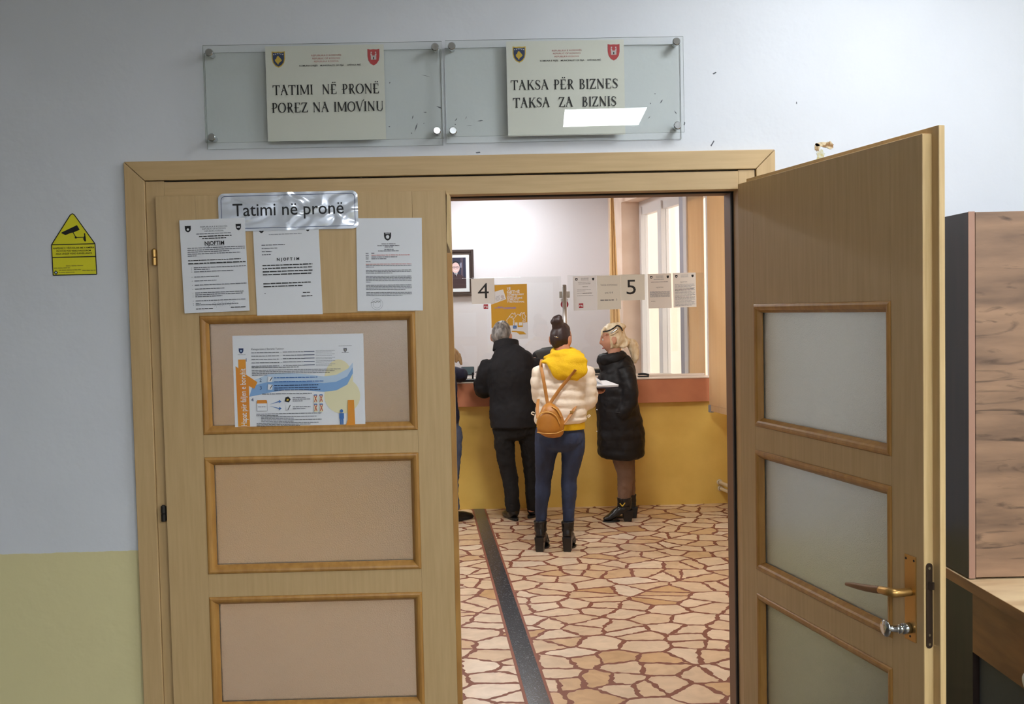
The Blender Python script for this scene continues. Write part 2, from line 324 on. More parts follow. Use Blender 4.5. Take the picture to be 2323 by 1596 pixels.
    def arms_castle(s, cx, cz, hw, hh, fill, rim, stone, dark):
        s.shield(cx, cz, hw, hh, fill, rim)
        s.poly([(cx+a*hw, cz+b*hh) for a, b in ((-.45, -.3), (.45, -.3), (.45, .2), (.5, .25), (.5, .45), (.32, .45), (.32, .35), (.22, .35), (.22, .2), (-.22, .2), (-.22, .35), (-.32, .35), (-.32, .45), (-.5, .45), (-.5, .25), (-.45, .2))], stone)
        s.ell(cx-hw*.36, cz+hh*.58, hw*.12, hw*.14, stone, 8); s.ell(cx+hw*.36, cz+hh*.58, hw*.12, hw*.14, stone, 8)
        s.rect(cx-hw*.09, cz-hh*.25, cx+hw*.09, cz+hh*.05, dark)
    def done(s, label, cat, group=None, parent=None):
        me = bpy.data.meshes.new(s.name); s.bm.to_mesh(me); s.bm.free()
        for m in s.mats: me.materials.append(m)
        o = bpy.data.objects.new(s.name, me); COL.objects.link(o)
        o.matrix_world = Matrix.Translation(s.loc) @ Matrix.Rotation(s.yaw, 4, 'Z') @ Matrix.Rotation(s.rot, 4, 'Y')
        if parent: o.parent = parent
        else: tag(o, label, cat, group)
        return o

# ================================================================ materials
WHITE = mat('white_plastic', (225, 225, 222), 0.45)
M_HALLWALL = banded_wall('hall_wall_paint', (219, 222, 227), (222, 211, 160), 0.921)
M_ROOMWALL = mat('room_wall_paint', (222, 218, 222), 0.6, bump=0.05, nscale=40)
M_WARMWALL = mat('warm_wall_paint', (244, 218, 198), 0.6, col2=(234, 206, 184), nscale=4)
M_TAN = mat('tan_wall_paint', (222, 180, 122), 0.6)
M_CEIL = mat('ceiling_paint', (225, 225, 222), 0.7)
M_FLOOR = paving_mat()
M_TERRAZZO = mat('dark_terrazzo', (62, 62, 66), 0.22, col2=(120, 120, 122), nscale=130, detail=1, contrast=(0.62, 0.72))
M_GROUT = mat('red_brown_grout', (138, 84, 66), 0.6)
M_OCHRE = mat('ochre_oil_paint', (234, 198, 104), 0.4, col2=(222, 184, 90), nscale=3.2, detail=6, bump=0.05, bscale=40)
M_FASCIA = mat('terracotta_board', (204, 134, 98), 0.4, col2=(192, 122, 90), nscale=5)
M_SLAB = mat('counter_slab', (228, 212, 198), 0.3)
BEECH_A, BEECH_B = (203, 172, 124), (190, 159, 111)
M_BEECH = mat('beech_veneer', BEECH_A, 0.42, col2=BEECH_B, nscale=9, stretch=(9, 9, 0.55), detail=5, contrast=(0.3, 0.75), bump=0.03)
M_BEECH_H = mat('beech_veneer_across', BEECH_A, 0.42, col2=BEECH_B, nscale=9, stretch=(0.55, 9, 9), detail=5, contrast=(0.3, 0.75), bump=0.03)
M_MOULD = mat('honey_moulding', (186, 138, 72), 0.36, col2=(168, 120, 60), nscale=8, stretch=(6, 6, 1))
M_EDGE = mat('pale_door_edge', (222, 192, 138), 0.45, col2=(206, 174, 120), nscale=9, stretch=(9, 9, 0.5))
M_FROST = frosted_mat('frosted_glass')
M_GASKET = mat('black_rubber', (22, 16, 16), 0.7)
M_JAMB = mat('brown_jamb', (122, 86, 62), 0.5)
M_BRASS = mat('worn_brass', (190, 150, 88), 0.35, 0.85)
M_BRONZE = mat('brown_bronze', (70, 56, 46), 0.45, 0.7)
M_STEEL = mat('brushed_steel', (190, 188, 186), 0.28, 1.0)
M_CHROME = mat('polished_chrome', (205, 208, 210), 0.14, 1.0)
M_DARKMETAL = mat('dark_steel', (60, 58, 56), 0.4, 0.8)
M_ACRYLIC = clear_mat('clear_acrylic', (0.978, 0.986, 0.977))
M_ACRSHADOW = clear_mat('shadow_outline_acrylic', (0.99, 0.994, 0.988), 0.0, 1.12)  # for the added rear sheet that imitates the sign's shadow on the wall
M_ACREDGE = mat('acrylic_edge', (128, 142, 136), 0.25)  # sheet edges; on the rear sheet they draw the shadow outline
M_GLASS = clear_mat('clear_glass', (0.955, 0.965, 0.96))
M_PAPER = mat('white_paper', (232, 234, 238), 0.6)
M_CREAM = mat('cream_paper', (226, 225, 216), 0.6)
M_GREYPAPER = mat('grey_paper', (226, 221, 216), 0.6)
M_INK = mat('black_ink', (18, 18, 22), 0.5)
M_GREYINK = mat('grey_ink', (92, 94, 102), 0.6)
M_PALEINK = mat('pale_ink', (150, 152, 160), 0.6)
M_REDINK = mat('red_ink', (196, 120, 116), 0.6)
M_NAVY = mat('navy_ink', (32, 52, 96), 0.5)
M_GOLD = mat('gold_ink', (214, 178, 60), 0.5)
M_CRIMSON = mat('crimson_ink', (190, 62, 66), 0.5)
M_STONEINK = mat('stone_ink', (206, 196, 196), 0.5)
M_ORANGE = mat('orange_ink', (222, 134, 40), 0.5, col2=(230, 166, 50), nscale=3)
M_LBLUE = mat('light_blue_ink', (188, 209, 230), 0.5)
M_MBLUE = mat('mid_blue_ink', (130, 170, 216), 0.5)
M_PALEYEL = mat('pale_yellow_ink', (232, 224, 184), 0.5)
M_FIGBLUE = mat('figure_blue_ink', (62, 112, 180), 0.5)
M_YELSIGN = mat('yellow_sticker', (226, 218, 40), 0.4)
M_MUSTARDPRINT = mat('mustard_print', (216, 164, 44), 0.45)
M_VIOLET = mat('violet_ink', (150, 130, 190), 0.5)
M_REDSTICK = mat('red_sticker', (168, 28, 46), 0.4)
M_BLACKPL = mat('black_plastic', (24, 26, 30), 0.35)
M_GREYPL = mat('grey_plastic', (178, 168, 158), 0.5)
def lamp(name, strength, col):
    return mat(name, (255, 255, 255), 0.5, emit=(col, strength))
M_HALLLIGHT = lamp('hall_light_diffuser', HALL_LAMP, HALL_LAMP_COL)
M_ROOMLIGHT = lamp('room_light_diffuser', ROOM_LAMP, ROOM_LAMP_COL)

# ================================================================ setting
def structure(name, bm, m, label, parent=None, **k):
    o = obj(name, bm, m, parent, **k)
    if not parent: tag(o, label, name.split('_')[0], kind='structure')
    return o
HC = 3.1                                   # ceiling height
def rightwall_in(Y): return 1.494+0.189*(5.962-Y)      # inner face of the slanting window wall behind the counter
def window_line(Y): return 1.511+0.189*(6.982-Y)
def xr(Y): return window_line(Y)+0.10
def slab(b, z0, z1):
    if z0 > 1: box(b, -9.2, 3.75, -8.3, 0.15, z0, z1)
    q = [(-4.2, .15), (xr(.15)+.2, .15), (xr(5.3)+.2, 5.3), (window_line(6.98)+.3, 6.98), (1.55, 7.75), (-4.2, 7.75)]
    hull(b, [(x, y, z0) for x, y in q], [(x, y, z1) for x, y in q])
b = NB(); slab(b, -.1, 0); structure('floor', b, M_FLOOR, 'floor of irregular cream stone flags set in red brown grout')
b = NB(); box(b, -9.2, 3.75, -8.3, .15, -.1, 0); structure('floor_hall', b, mat('dark_hall_tile', (84, 75, 66), .4, col2=(74, 65, 58), nscale=6), 'dark floor of the hall in front of the doorway')
b = NB(); slab(b, HC, HC+.1); structure('ceiling', b, M_CEIL, 'plain white ceiling')
b = NB()                                    # wall with the doorway
box(b, -9.1, -1.15, 0, 0.15, 0, HC); box(b, 0.86, 4.0, 0, 0.15, 0, HC); box(b, -1.15, 0.86, 0, 0.15, 2.12, HC)
wall_front = structure('wall_front', b, M_HALLWALL, 'pale grey wall around the doorway with an olive yellow painted dado')
b = NB(); box(b, -9.25, -9.1, -8.2, 0.15, 0, HC); structure('wall_left', b, M_HALLWALL, 'side wall of the hall beyond the camera warning sticker')
b = NB(); box(b, 3.6, 3.75, -8.2, 0.0, 0, HC); structure('wall_right', b, M_HALLWALL, 'side wall of the hall beyond the cabinet')
b = NB(); box(b, -9.25, 3.75, -8.3, -8.15, 0, HC); structure('wall_rear', b, M_HALLWALL, 'wall of the hall behind the viewpoint')
# worn patch where the paint has peeled off beside the door head
pm = mat('exposed_plaster', (222, 204, 168), 0.9, col2=(150, 112, 70), nscale=60, contrast=(0.45, 0.6)); pg = mat('glue_residue', (206, 208, 196), 0.5, col2=(196, 180, 120), nscale=90)
b = NB()
def flat(pts, Y, mi=0):
    hull(b, [(x, Y, z) for x, z in pts], [(x, Y+0.004, z) for x, z in pts], mi)
rnd = random.Random(3)
def ragged(x, z, rx, rz, n=18):
    return [(x+rx*math.cos(2*math.pi*k/n)*rnd.uniform(.7, 1.15), z+rz*math.sin(2*math.pi*k/n)*rnd.uniform(.65, 1.2)) for k in range(n)]
flat(ragged(1.075, 2.195, .032, .009), -.0012); flat(ragged(1.052, 2.186, .009, .014), -.0012); flat(ragged(1.093, 2.191, .012, .012), -.0014)
flat(ragged(1.062, 2.158, .014, .024), -.001, 1)
obj('peeled_paint', b, [pm, pg], wall_front)
b = NB()
for x, z, l, a in ((.71, 2.205, .02, 1.0), (.72, 2.43, .012, .5), (.985, 2.33, .006, 1.3), (-.05, 2.19, .014, .15), (-.375, 2.532, .012, .2), (.62, 2.27, .01, 1.2)):
    dx, dz = l/2*math.cos(a), l/2*math.sin(a)
    flat([(x-dx-.001, z-dz+.002), (x-dx+.002, z-dz-.001), (x+dx+.001, z+dz-.002), (x+dx-.001, z+dz+.002)], -.0008)
obj('scuff_mark', b, M_GREYINK, wall_front)
# room behind: walls
b = NB(); box(b, -4.1, 1.235, 7.6, 7.75, 0, HC); structure('wall_back', b, M_ROOMWALL, 'white far wall behind the service counter')
b = NB(); box(b, -4.2, -4.05, 0.15, 7.75, 0, HC); structure('wall_side', b, M_ROOMWALL, 'left wall of the counter room')
b = NB()
Y0, Y1 = 6.98, 7.75
hull(b, [(rightwall_in(Y0), Y0, 0), (1.235, 7.6, 0), (1.235, Y1, 0), (1.5, Y1, 0), (1.53, Y0, 0)], [(rightwall_in(Y0), Y0, HC), (1.235, 7.6, HC), (1.235, Y1, HC), (1.5, Y1, HC), (1.53, Y0, HC)])
structure('wall_pier', b, M_WARMWALL, 'warm toned pier between the far wall and the tall window')
b = NB()
for ya, yb_, za, zb in ((5.3, 5.12, 0, HC), (5.12, 3.9, 0, .86), (5.12, 3.9, 2.9, HC), (3.9, .15, 0, HC)):
    hull(b, [(xr(ya), ya, za), (xr(yb_), yb_, za), (xr(yb_)+.2, yb_, za), (xr(ya)+.2, ya, za)], [(xr(ya), ya, zb), (xr(yb_), yb_, zb), (xr(yb_)+.2, yb_, zb), (xr(ya)+.2, ya, zb)])
structure('wall_east', b, banded_wall('ochre_dado_wall', (226, 196, 172), (206, 164, 62), 1.0), 'warm side wall of the counter room behind the hanging blind')
b = NB()
for z0, z1 in ((0, 0.95), (2.76, HC)):
    hull(b, [(rightwall_in(6.98), 6.98, z0), (rightwall_in(5.3)+.1, 5.3, z0), (window_line(5.3)+.3, 5.3, z0), (window_line(6.98)+.3, 6.98, z0)], [(rightwall_in(6.98), 6.98, z1), (rightwall_in(5.3)+.1, 5.3, z1), (window_line(5.3)+.3, 5.3, z1), (window_line(6.98)+.3, 6.98, z1)])
structure('wall_window', b, M_WARMWALL, 'window breast and head of the tall window recess')
# outside the window
b = NB(); box(b, 1.6, 9, 10.5, 10.7, -1, 8); o = structure('wall_outside', b, mat('neighbour_render', (240, 220, 206), 0.8), 'cream rendered wall seen out of the window')
b = NB(); box(b, 2.2, 9, 4.5, 10.5, -0.3, -0.12); structure('ground_outside', b, mat('pale_paving', (190, 184, 176), 0.8), 'pale paving outside the window')

# dark strip let into the floor
P = [(-.221, 4.911), (-.13, 4.90), (.191, .924), (.096, .93)]
def ext(p, q, Y): t = (Y-p[1])/(q[1]-p[1]); return (p[0]+(q[0]-p[0])*t, Y)
Lq = [ext(P[0], P[3], 5.1), ext(P[1], P[2], 5.1), ext(P[1], P[2], .16), ext(P[0], P[3], .16)]
b = NB(); hull(b, [(x, y, .0) for x, y in Lq], [(x, y, .003) for x, y in Lq], 0)
for i, j, s in ((0, 3, -1), (1, 2, 1)):
    a, c = Lq[i], Lq[j]; q = [a, c, (c[0]+s*.014, c[1]), (a[0]+s*.014, a[1])]
    hull(b, [(x, y, 0) for x, y in q], [(x, y, .002) for x, y in q], 1)
structure('trim_1', b, [M_TERRAZZO, M_GROUT], 'dark speckled terrazzo strip running across the stone floor')

# ---------------------------------------------------------------- door frame
CXL, CXR, CZT = -1.184, 0.909, 2.180
b = NB()
yf, yb = -0.018, 0.0
IL, IR, IT = -1.120, 0.847, 2.119
hull(b, [(CXL, yf, 0), (IL, yf, 0), (IL, yf, IT-.001), (CXL, yf, CZT-.001)], [(CXL, yb, 0), (IL, yb, 0), (IL, yb, IT-.001), (CXL, yb, CZT-.001)], 0)
hull(b, [(IR, yf, 0), (CXR, yf, 0), (CXR, yf, CZT-.001), (IR, yf, IT-.001)], [(IR, yb, 0), (CXR, yb, 0), (CXR, yb, CZT-.001), (IR, yb, IT-.001)], 0)
hull(b, [(CXL+.001, yf, CZT), (IL+.001, yf, IT), (IR-.001, yf, IT), (CXR-.001, yf, CZT)], [(CXL+.001, yb, CZT), (IL+.001, yb, IT), (IR-.001, yb, IT), (CXR-.001, yb, CZT)], 1)
trim = thing('trim_2', 'beech door frame with mitred casing around the double doorway', 'door frame', kind='structure')
obj('casing', b, [M_BEECH, M_BEECH_H], trim, bevel=.002)
b = NB(); yj = -0.010
box(b, IL+.001, -1.06, yj, 0.06, 0, 2.117); box(b, .79, IR-.003, yj, 0.06, 0, 2.117)
box(b, -1.06, .79, yj, 0.055, 2.056, 2.114, 1)
obj('frame_member', b, [M_BEECH, M_BEECH_H], trim, bevel=.001)
b = NB()                                    # rebate gasket and the darker lining behind it
box(b, .783, .80, .058, .075, 0, 2.07, 0); box(b, -1.06, .79, .055, .08, 2.052, 2.08, 0)
obj('gasket', b, M_GASKET, trim)
b = NB(); box(b, .784, .86, .075, .165, 0, 2.12, 0); box(b, -1.15, .79, .08, .165, 2.054, 2.12, 0); box(b, -1.15, -1.06, .06, .165, 0, 2.12, 0)
obj('jamb_lining', b, M_JAMB, trim)

# ---------------------------------------------------------------- door leaves
PZ = [(1.682, 1.299), (1.225, .844), (.768, .389), (.312, .10)]
def frame_board(bm, u0, u1, z0, z1, holes, v0, v1, M):
    """Door board with rectangular holes (a ladder of stiles and rails)."""
    a, c = holes[0][0], holes[0][1]
    box(bm, u0, a, v0, v1, z0, z1, 0, M); box(bm, c, u1, v0, v1, z0, z1, 0, M)
    zs = [z1]+[z for h in holes for z in (h[3], h[2])]+[z0]
    for k in range(0, len(zs), 2): box(bm, a, c, v0, v1, zs[k+1], zs[k], 0, M)
def bead(bm, h, v, s, M, wd=.027, hi=.005, lo=.012):
    """Mitred rounded moulding around a glazed opening; v = face plane, s = +1 if the room in front is at smaller v."""
    u0, u1, z0, z1 = h
    prof = [(0, -.0005), (.003, -hi*.75), (.008, -hi), (.014, -hi*.7), (.019, 0.0), (.024, lo*.6), (wd, lo), (wd, lo+.004), (0, .004)]
    rings = []
    for d, y in prof:
        rings.append([bm.verts.new(M @ V(p)) for p in ((u0+d, v+s*y, z0+d), (u1-d, v+s*y, z0+d), (u1-d, v+s*y, z1-d), (u0+d, v+s*y, z1-d))])
    for A, B in zip(rings, rings[1:]+rings[:1]):
        for k in range(4): bm.faces.new((A[k], A[(k+1) % 4], B[(k+1) % 4], B[k]))
def make_leaf(name, label, u0, u1, lip0, lip1, zt, holes, M, faceA, faceB, lipA, loc):
    """Rebated leaf in (u, v, z): the lip lies on the hall face v = faceA, the body behind it to v = faceB."""
    root = thing(name, label, 'door', loc, kind='structure'); T = Matrix.Translation(-V(loc)) @ M
    bb = NB(); s = 1 if faceB > faceA else -1
    frame_board(bb, lip0, lip1, .012, zt, holes, min(faceA, faceA+s*.016), max(faceA, faceA+s*.016), T)
    frame_board(bb, u0, u1, .012, zt-.016, holes, min(faceA+s*.016, faceB), max(faceA+s*.016, faceB), T)
    obj('leaf_board', bb, M_BEECH, root, bevel=.0012)
    for h in holes:
        for f, sg in ((faceA, s), (faceB, -s)):
            m_ = NB(); bead(m_, h, f, sg, T); obj('glazing_bead', m_, M_MOULD, root)
        g = NB(); c = (faceA+faceB)/2; box(g, h[0]+.012, h[1]-.012, c-.003, c+.003, h[2]+.012, h[3]-.012, 0, T); obj('glass_pane', g, M_FROST, root)
    return root, T
I4 = Matrix.Identity(4)
holesL = [(-.957, -.265, z0, z1) for z1, z0 in PZ]
doorL, TL = make_leaf('door_1', 'closed left door leaf of pale beech with frosted panes and notices', -1.066, -.142, -1.084, -.157, 2.068, holesL, I4, -.026, .018, 0, (-1.08, 0, 0))
def hinge(root, T, p, m):
    h = NB(); x, y, z = p
    cyl(h, T @ V((x, y, z-.025)), T @ V((x, y, z-.001)), .008, n=16); cyl(h, T @ V((x, y, z+.001)), T @ V((x, y, z+.025)), .008, n=16)
    cyl(h, T @ V((x, y, z+.025)), T @ V((x, y, z+.029)), .006, .003, n=16); box(h, x, x+.02, y+.004, y+.008, z-.023, z+.023, 0, T)
    return obj('hinge', h, m, root, bevel=.001)
hinge(doorL, TL, (-1.095, -.022, 1.873), M_BRASS); tag(hinge(doorL, TL, (-1.0955, -.022, 1.045), M_DARKMETAL), 'darkened lower hinge'); hinge(doorL, TL, (-1.0955, -.022, .25), M_BRASS)
b = NB()                                     # loose pale lipping at the top of the meeting edge
hull(b, [TL @ V(p) for p in ((-.157, -.027, 1.905), (-.1435, -.027, 1.868), (-.1435, -.027, 2.052), (-.153, -.027, 2.064))], [TL @ V(p) for p in ((-.157, -.012, 1.905), (-.1435, -.012, 1.868), (-.1435, -.012, 2.052), (-.153, -.012, 2.064))])
tag(obj('edge_lipping', b, M_EDGE, doorL), 'loose pale edge lipping')
b = NB(); box(b, -.157, -.1415, -.0265, -.012, .012, 1.868, 0, TL); obj('meeting_edge', b, M_MOULD, doorL)

# open right leaf: u runs from the hinge to the free edge, v from the face in view to the hall face
TH = 0.234
uu = V((math.sin(TH), -math.cos(TH), 0)); nn = V((math.cos(TH), math.sin(TH), 0)); O = V((.7735, 0, 0))
ML = Matrix(((uu.x, nn.x, 0, O.x), (uu.y, nn.y, 0, O.y), (0, 0, 1, 0), (0, 0, 0, 1)))
holesR = [(.136, .829, z0, z1) for z1, z0 in PZ]
doorR, TR = make_leaf('door_2', 'open right door leaf swung into the hall with frosted panes', .037, .950, .045, .974, 2.084, holesR, ML, .042, 0.0, 0, (.7735, 0, 0))
b = NB(); box(b, .9495, .9505, .001, .026, .013, 2.066, 0, TR); box(b, .9735, .9745, .027, .0415, .013, 2.083, 0, TR); obj('door_edge', b, M_EDGE, doorR)
b = NB(); box(b, .881, .923, -.0025, .002, .862, 1.070, 0, TR); hp = obj('handle_plate', b, M_BRASS, doorR, bevel=.001)
b = NB()
for u_, z_ in ((.887, 1.06), (.917, 1.06), (.902, .873)): cyl(b, TR @ V((u_, -.0032, z_)), TR @ V((u_, -.001, z_)), .003, n=10)
obj('plate_screw', b, M_GASKET, hp)
b = NB(); Z = .982
tube(b, [TR @ V(p) for p in ((.903, -.002, Z), (.903, -.03, Z), (.900, -.046, Z), (.885, -.052, Z), (.855, -.052, Z-.004))], [.010, .010, .011, .0105, .0095], n=14, ref=(0, 0, 1))
lv = obj('lever_handle', b, M_BRASS, doorR, True)
b = NB(); tube(b, [TR @ V(p) for p in ((.857, -.052, Z-.004), (.80, -.054, Z-.014), (.745, -.054, Z-.022), (.71, -.052, Z-.028))], [(.0098, .008), (.009, .007), (.007, .0055), (.0045, .004)], n=14, ref=(0, 0, 1))
tag(obj('lever_grip', b, mat('brown_grip', (120, 84, 50), 0.4, 0.3), lv, True), 'brown lever grip')
b = NB(); zk = .893
cyl(b, TR @ V((.901, -.002, zk)), TR @ V((.901, -.022, zk)), .013, n=20); cyl(b, TR @ V((.901, -.022, zk)), TR @ V((.901, -.034, zk)), .0105, n=20)
tube(b, [TR @ V(p) for p in ((.901, -.034, zk), (.893, -.046, zk), (.886, -.056, zk))], [.009, .008, .012], n=14)
blob(b, TR @ V((.884, -.058, zk)), (.0075, .021, .021), Matrix.Rotation(.2, 3, 'Z'))
tag(obj('thumb_turn', b, M_CHROME, doorR, True), 'silver thumb turn')
b = NB(); c0, c1 = .858, 1.062
pl = [(.005, c0+.006)]+[(.0135+.0085*math.cos(a), c0+.0085+.0085*math.sin(a)) for a in [math.pi*(1+k/8) for k in range(9)]]+[(.0135+.0085*math.cos(a), c1-.0085+.0085*math.sin(a)) for a in [math.pi*k/8 for k in range(9)]]
hull(b, [TR @ V((.9505, v_, z_)) for v_, z_ in pl[1:]], [TR @ V((.9530, v_, z_)) for v_, z_ in pl[1:]])
lk = obj('lock_plate', b, M_BRONZE, doorR)
b = NB(); hull(b, [TR @ V(p) for p in ((.953, .008, 1.0), (.953, .02, 1.0), (.953, .02, 1.018), (.953, .008, 1.018))], [TR @ V(p) for p in ((.962, .016, 1.0), (.962, .02, 1.0), (.962, .02, 1.018), (.962, .016, 1.018))]); obj('latch_bolt', b, M_BRONZE, lk)
for z_ in (1.05, .89, .868):
    b = NB(); cyl(b, TR @ V((.9528, .0135, z_)), TR @ V((.9536, .0135, z_)), .0032, n=12); obj('screw', b, M_CHROME, lk)
for z_ in (1.873, 1.045, .25): hinge(doorR, TR, (.018, .034, z_), M_BRASS)
b = NB(); cyl(b, (.792, -.0135, 1.95), (.792, -.0135, 2.045), .004, n=10); 
obj('strike_lip', b, M_EDGE, trim)

# ================================================================ acrylic signs
INKS = [M_CREAM, M_INK]
def acrylic_sign(name, label, x0, x1, z0, z1, px, line1, line2, w1, w2, bolts, marks):
    root = thing(name, label, 'sign', ((x0+x1)/2, 0, z0)); L = V(root.location)
    for nm, ox, oz, ya, yb in (('acrylic_panel', 0, 0, -.036, -.031), ('shadow_outline_panel', -.004, -.016, -.005, -.001)):  # second sheet is added, shifted left and down to outline the sign's cast shadow
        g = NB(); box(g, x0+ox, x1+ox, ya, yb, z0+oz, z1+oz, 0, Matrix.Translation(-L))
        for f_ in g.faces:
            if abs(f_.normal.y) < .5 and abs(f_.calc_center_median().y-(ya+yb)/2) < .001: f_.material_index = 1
        obj(nm, g, [M_ACRYLIC if ya < -.03 else M_ACRSHADOW, M_ACREDGE], root)
    s = Sheet('printed_notice', INKS, V((px+.188, -.0295, z1-.305))-L)
    s.base([(-.188, 0), (.188, 0), (.188, .300), (-.188, .300)], M_CREAM)
    s.arms_star(-.147, .258, .021, .026, M_NAVY, M_GOLD, M_GOLD, M_PAPER); s.arms_castle(.155, .260, .019, .026, M_CRIMSON, M_CRIMSON, M_STONEINK, M_INK)
    for k, t in enumerate(('REPUBLIKA E KOSOVËS', 'REPUBLIC OF KOSOVO', 'REPUBLIKA KOSOVA')): s.text(t, .005, .266-.0095*k, .0075, M_REDINK, width=(.095, .088, .078)[k])
    for t, x, wd in (('KOMUNA E PEJËS', -.052, .058), ('MUNICIPALITY OF PEJA', .023, .075), ('OPŠTINA PEĆ', .092, .044)): s.text(t, x, .2345, .0068, M_INK, width=wd, bold=.012)
    s.rect(-.165, .2235, .165, .2240, M_GREYPAPER)
    s.caps(line1, *w1, .146, .031, M_INK); s.caps(line2, *w2, .090, .031, M_INK)
    s.done(None, None, parent=root)
    for x, z in bolts:
        f = NB(); cyl(f, V((x, 0, z))-L, V((x, -.031, z))-L, .0085, n=20); cyl(f, V((x, -.036, z))-L, V((x, -.046, z))-L, .0125, n=24); cyl(f, V((x, -.046, z))-L, V((x, -.048, z))-L, .0125, .0105, n=24)
        obj('standoff_bolt', f, M_CHROME, root)
    for x, z, l, a, wd in marks:
        f = NB()
        dx, dz = l/2*math.cos(a), l/2*math.sin(a); nx, nz = -wd/2*math.sin(a), wd/2*math.cos(a)
        hull(f, [V((x+q*dx+e*nx, -.0365, z+q*dz+e*nz))-L for q, e in ((-1, .3), (0, -1), (1, -.3), (.3, 1))], [V((x+q*dx+e*nx, -.036, z+q*dz+e*nz))-L for q, e in ((-1, .3), (0, -1), (1, -.3), (.3, 1))])
        obj('dirt_mark', f, M_GREYINK, root)
    return root
mk1 = [(-.245, 2.268, .03, 1.25, .004), (-.255, 2.30, .014, 1.3, .003), (-.17, 2.33, .02, -.4, .004), (-.215, 2.315, .012, 0, .003), (-.26, 2.25, .005, 0, .004), (-.325, 2.41, .006, 1, .003), (-.21, 2.43, .03, -.25, .0012), (-.33, 2.272, .006, 0, .003), (-.22, 2.28, .005, 1, .002)]
mk2 = [(-.04, 2.285, .02, .1, .003), (-.117, 2.29, .012, .9, .003), (-.12, 2.275, .005, 0, .003), (-.085, 2.295, .012, 1.1, .0015), (-.075, 2.27, .02, .1, .0012), (.54, 2.335, .016, 1, .004), (.505, 2.33, .006, -.8, .003), (.52, 2.36, .005, 0, .003), (.585, 2.30, .014, -1, .003), (.50, 2.285, .012, .8, .002)]
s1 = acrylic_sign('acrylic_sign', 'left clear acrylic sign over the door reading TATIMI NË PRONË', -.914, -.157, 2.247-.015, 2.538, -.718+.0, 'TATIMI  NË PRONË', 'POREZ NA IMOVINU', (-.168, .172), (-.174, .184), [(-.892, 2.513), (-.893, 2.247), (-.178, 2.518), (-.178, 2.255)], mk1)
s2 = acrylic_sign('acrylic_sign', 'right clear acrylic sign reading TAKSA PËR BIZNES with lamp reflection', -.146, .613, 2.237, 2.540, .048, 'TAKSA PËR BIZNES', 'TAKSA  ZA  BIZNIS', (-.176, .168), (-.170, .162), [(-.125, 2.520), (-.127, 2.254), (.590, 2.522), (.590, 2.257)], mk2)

# ================================================================ things on the closed leaf
YL = -.0275
s = Sheet('camera_warning_sticker', [M_YELSIGN, M_INK], V((-1.359, -.0016, 1.824)), rot=-.004)
out = [(-.0695, 0), (.0705, 0), (.069, .098), (.007, .192), (.001, .196), (-.006, .192), (-.0705, .098)]
s.base(out, M_YELSIGN, .0012); s.line(out, .003, M_INK, True); s.line([(-.0705, .098), (.069, .098)], .003, M_INK); s.line([(-.070, .057), (.070, .057)], .003, M_INK)
s.poly([(-.036, .137), (.014, .159), (.022, .144), (.002, .136), (-.008, .134), (-.024, .128), (-.037, .134)], M_INK); s.line([(0, .137), (.008, .121)], .0025, M_INK); s.ell(.0085, .1195, .0035, .0035, M_INK, 12); s.line([(.009, .1195), (.034, .1195)], .0022, M_INK)
s.poly([(.032, .114), (.036, .106), (.041, .106), (.039, .132), (.035, .132), (.036, .126)], M_INK)
for k, (t, wd) in enumerate((('HAPËSIRË E VËZHGUAR ME KAMERA', .132), ('PROSTOR POD VIDEO NADZOROM', .11), ('AREA UNDER VIDEO SURVEILLANCE', .115))): s.text(t, 0, .0835-.009*k, .0078, M_INK, width=wd, bold=.01)
M_OLIVE = mat('olive_ink', (150, 142, 40), .5)
s.words(-.027, .03, .0275, .003, M_OLIVE); s.words(-.066, -.014, .0215, .0025, M_OLIVE); s.words(-.05, .02, .0145, .0025, M_OLIVE); s.words(.025, .068, .012, .0025, M_OLIVE); s.words(-.05, .0, .007, .0025, M_OLIVE)
s.poly([(-.060, .0015), (-.067, .0085), (-.060, .0155), (-.053, .0085)], M_INK); s.ell(-.060, .0085, .003, .003, M_LBLUE, 10)
s.done('yellow surveillance camera warning sticker shaped like a house', 'sticker')

# brushed metal door plate
m = mat('rippled_silver_foil', (226, 232, 242), 0.16, 0.4); nt = m.node_tree; bs = nt.nodes['Principled BSDF']
tc = nt.nodes.new('ShaderNodeTexCoord'); mp = nt.nodes.new('ShaderNodeMapping'); mp.inputs['Scale'].default_value = (4.5, 1, 9); nz = nt.nodes.new('ShaderNodeTexNoise'); nz.inputs['Scale'].default_value = 1.6; nz.inputs['Detail'].default_value = 1.0; nz.inputs['Distortion'].default_value = 1.6
bp = nt.nodes.new('ShaderNodeBump'); bp.inputs['Strength'].default_value = .5; bp.inputs['Distance'].default_value = .016
nt.links.new(tc.outputs['Object'], mp.inputs[0]); nt.links.new(mp.outputs[0], nz.inputs['Vector']); nt.links.new(nz.outputs['Fac'], bp.inputs['Height']); nt.links.new(bp.outputs[0], bs.inputs['Normal'])
M_FOIL = m
s = Sheet('door_plate', [M_FOIL, M_INK], V((-.6605, YL-.003, 2.0115)), rot=-.006)
def rr(hw, hh, r): return [(sx*(hw-r)+r*math.cos(a), sz*(hh-r)+r*math.sin(a)) for sx, sz, a0 in ((1, 1, 0), (-1, 1, 90), (-1, -1, 180), (1, -1, 270)) for a in [math.radians(a0+k*15) for k in range(7)]]
s.base(rr(.2225, .0605, .018), M_FOIL, .0026); s.line(rr(.213, .0515, .013), .0016, M_NAVY, True)
s.text('Tatimi në pronë', -.0, -.012, .057, M_INK, width=.354, bold=.006)
s.done('silver rounded door plate lettered Tatimi në pronë', 'sign')

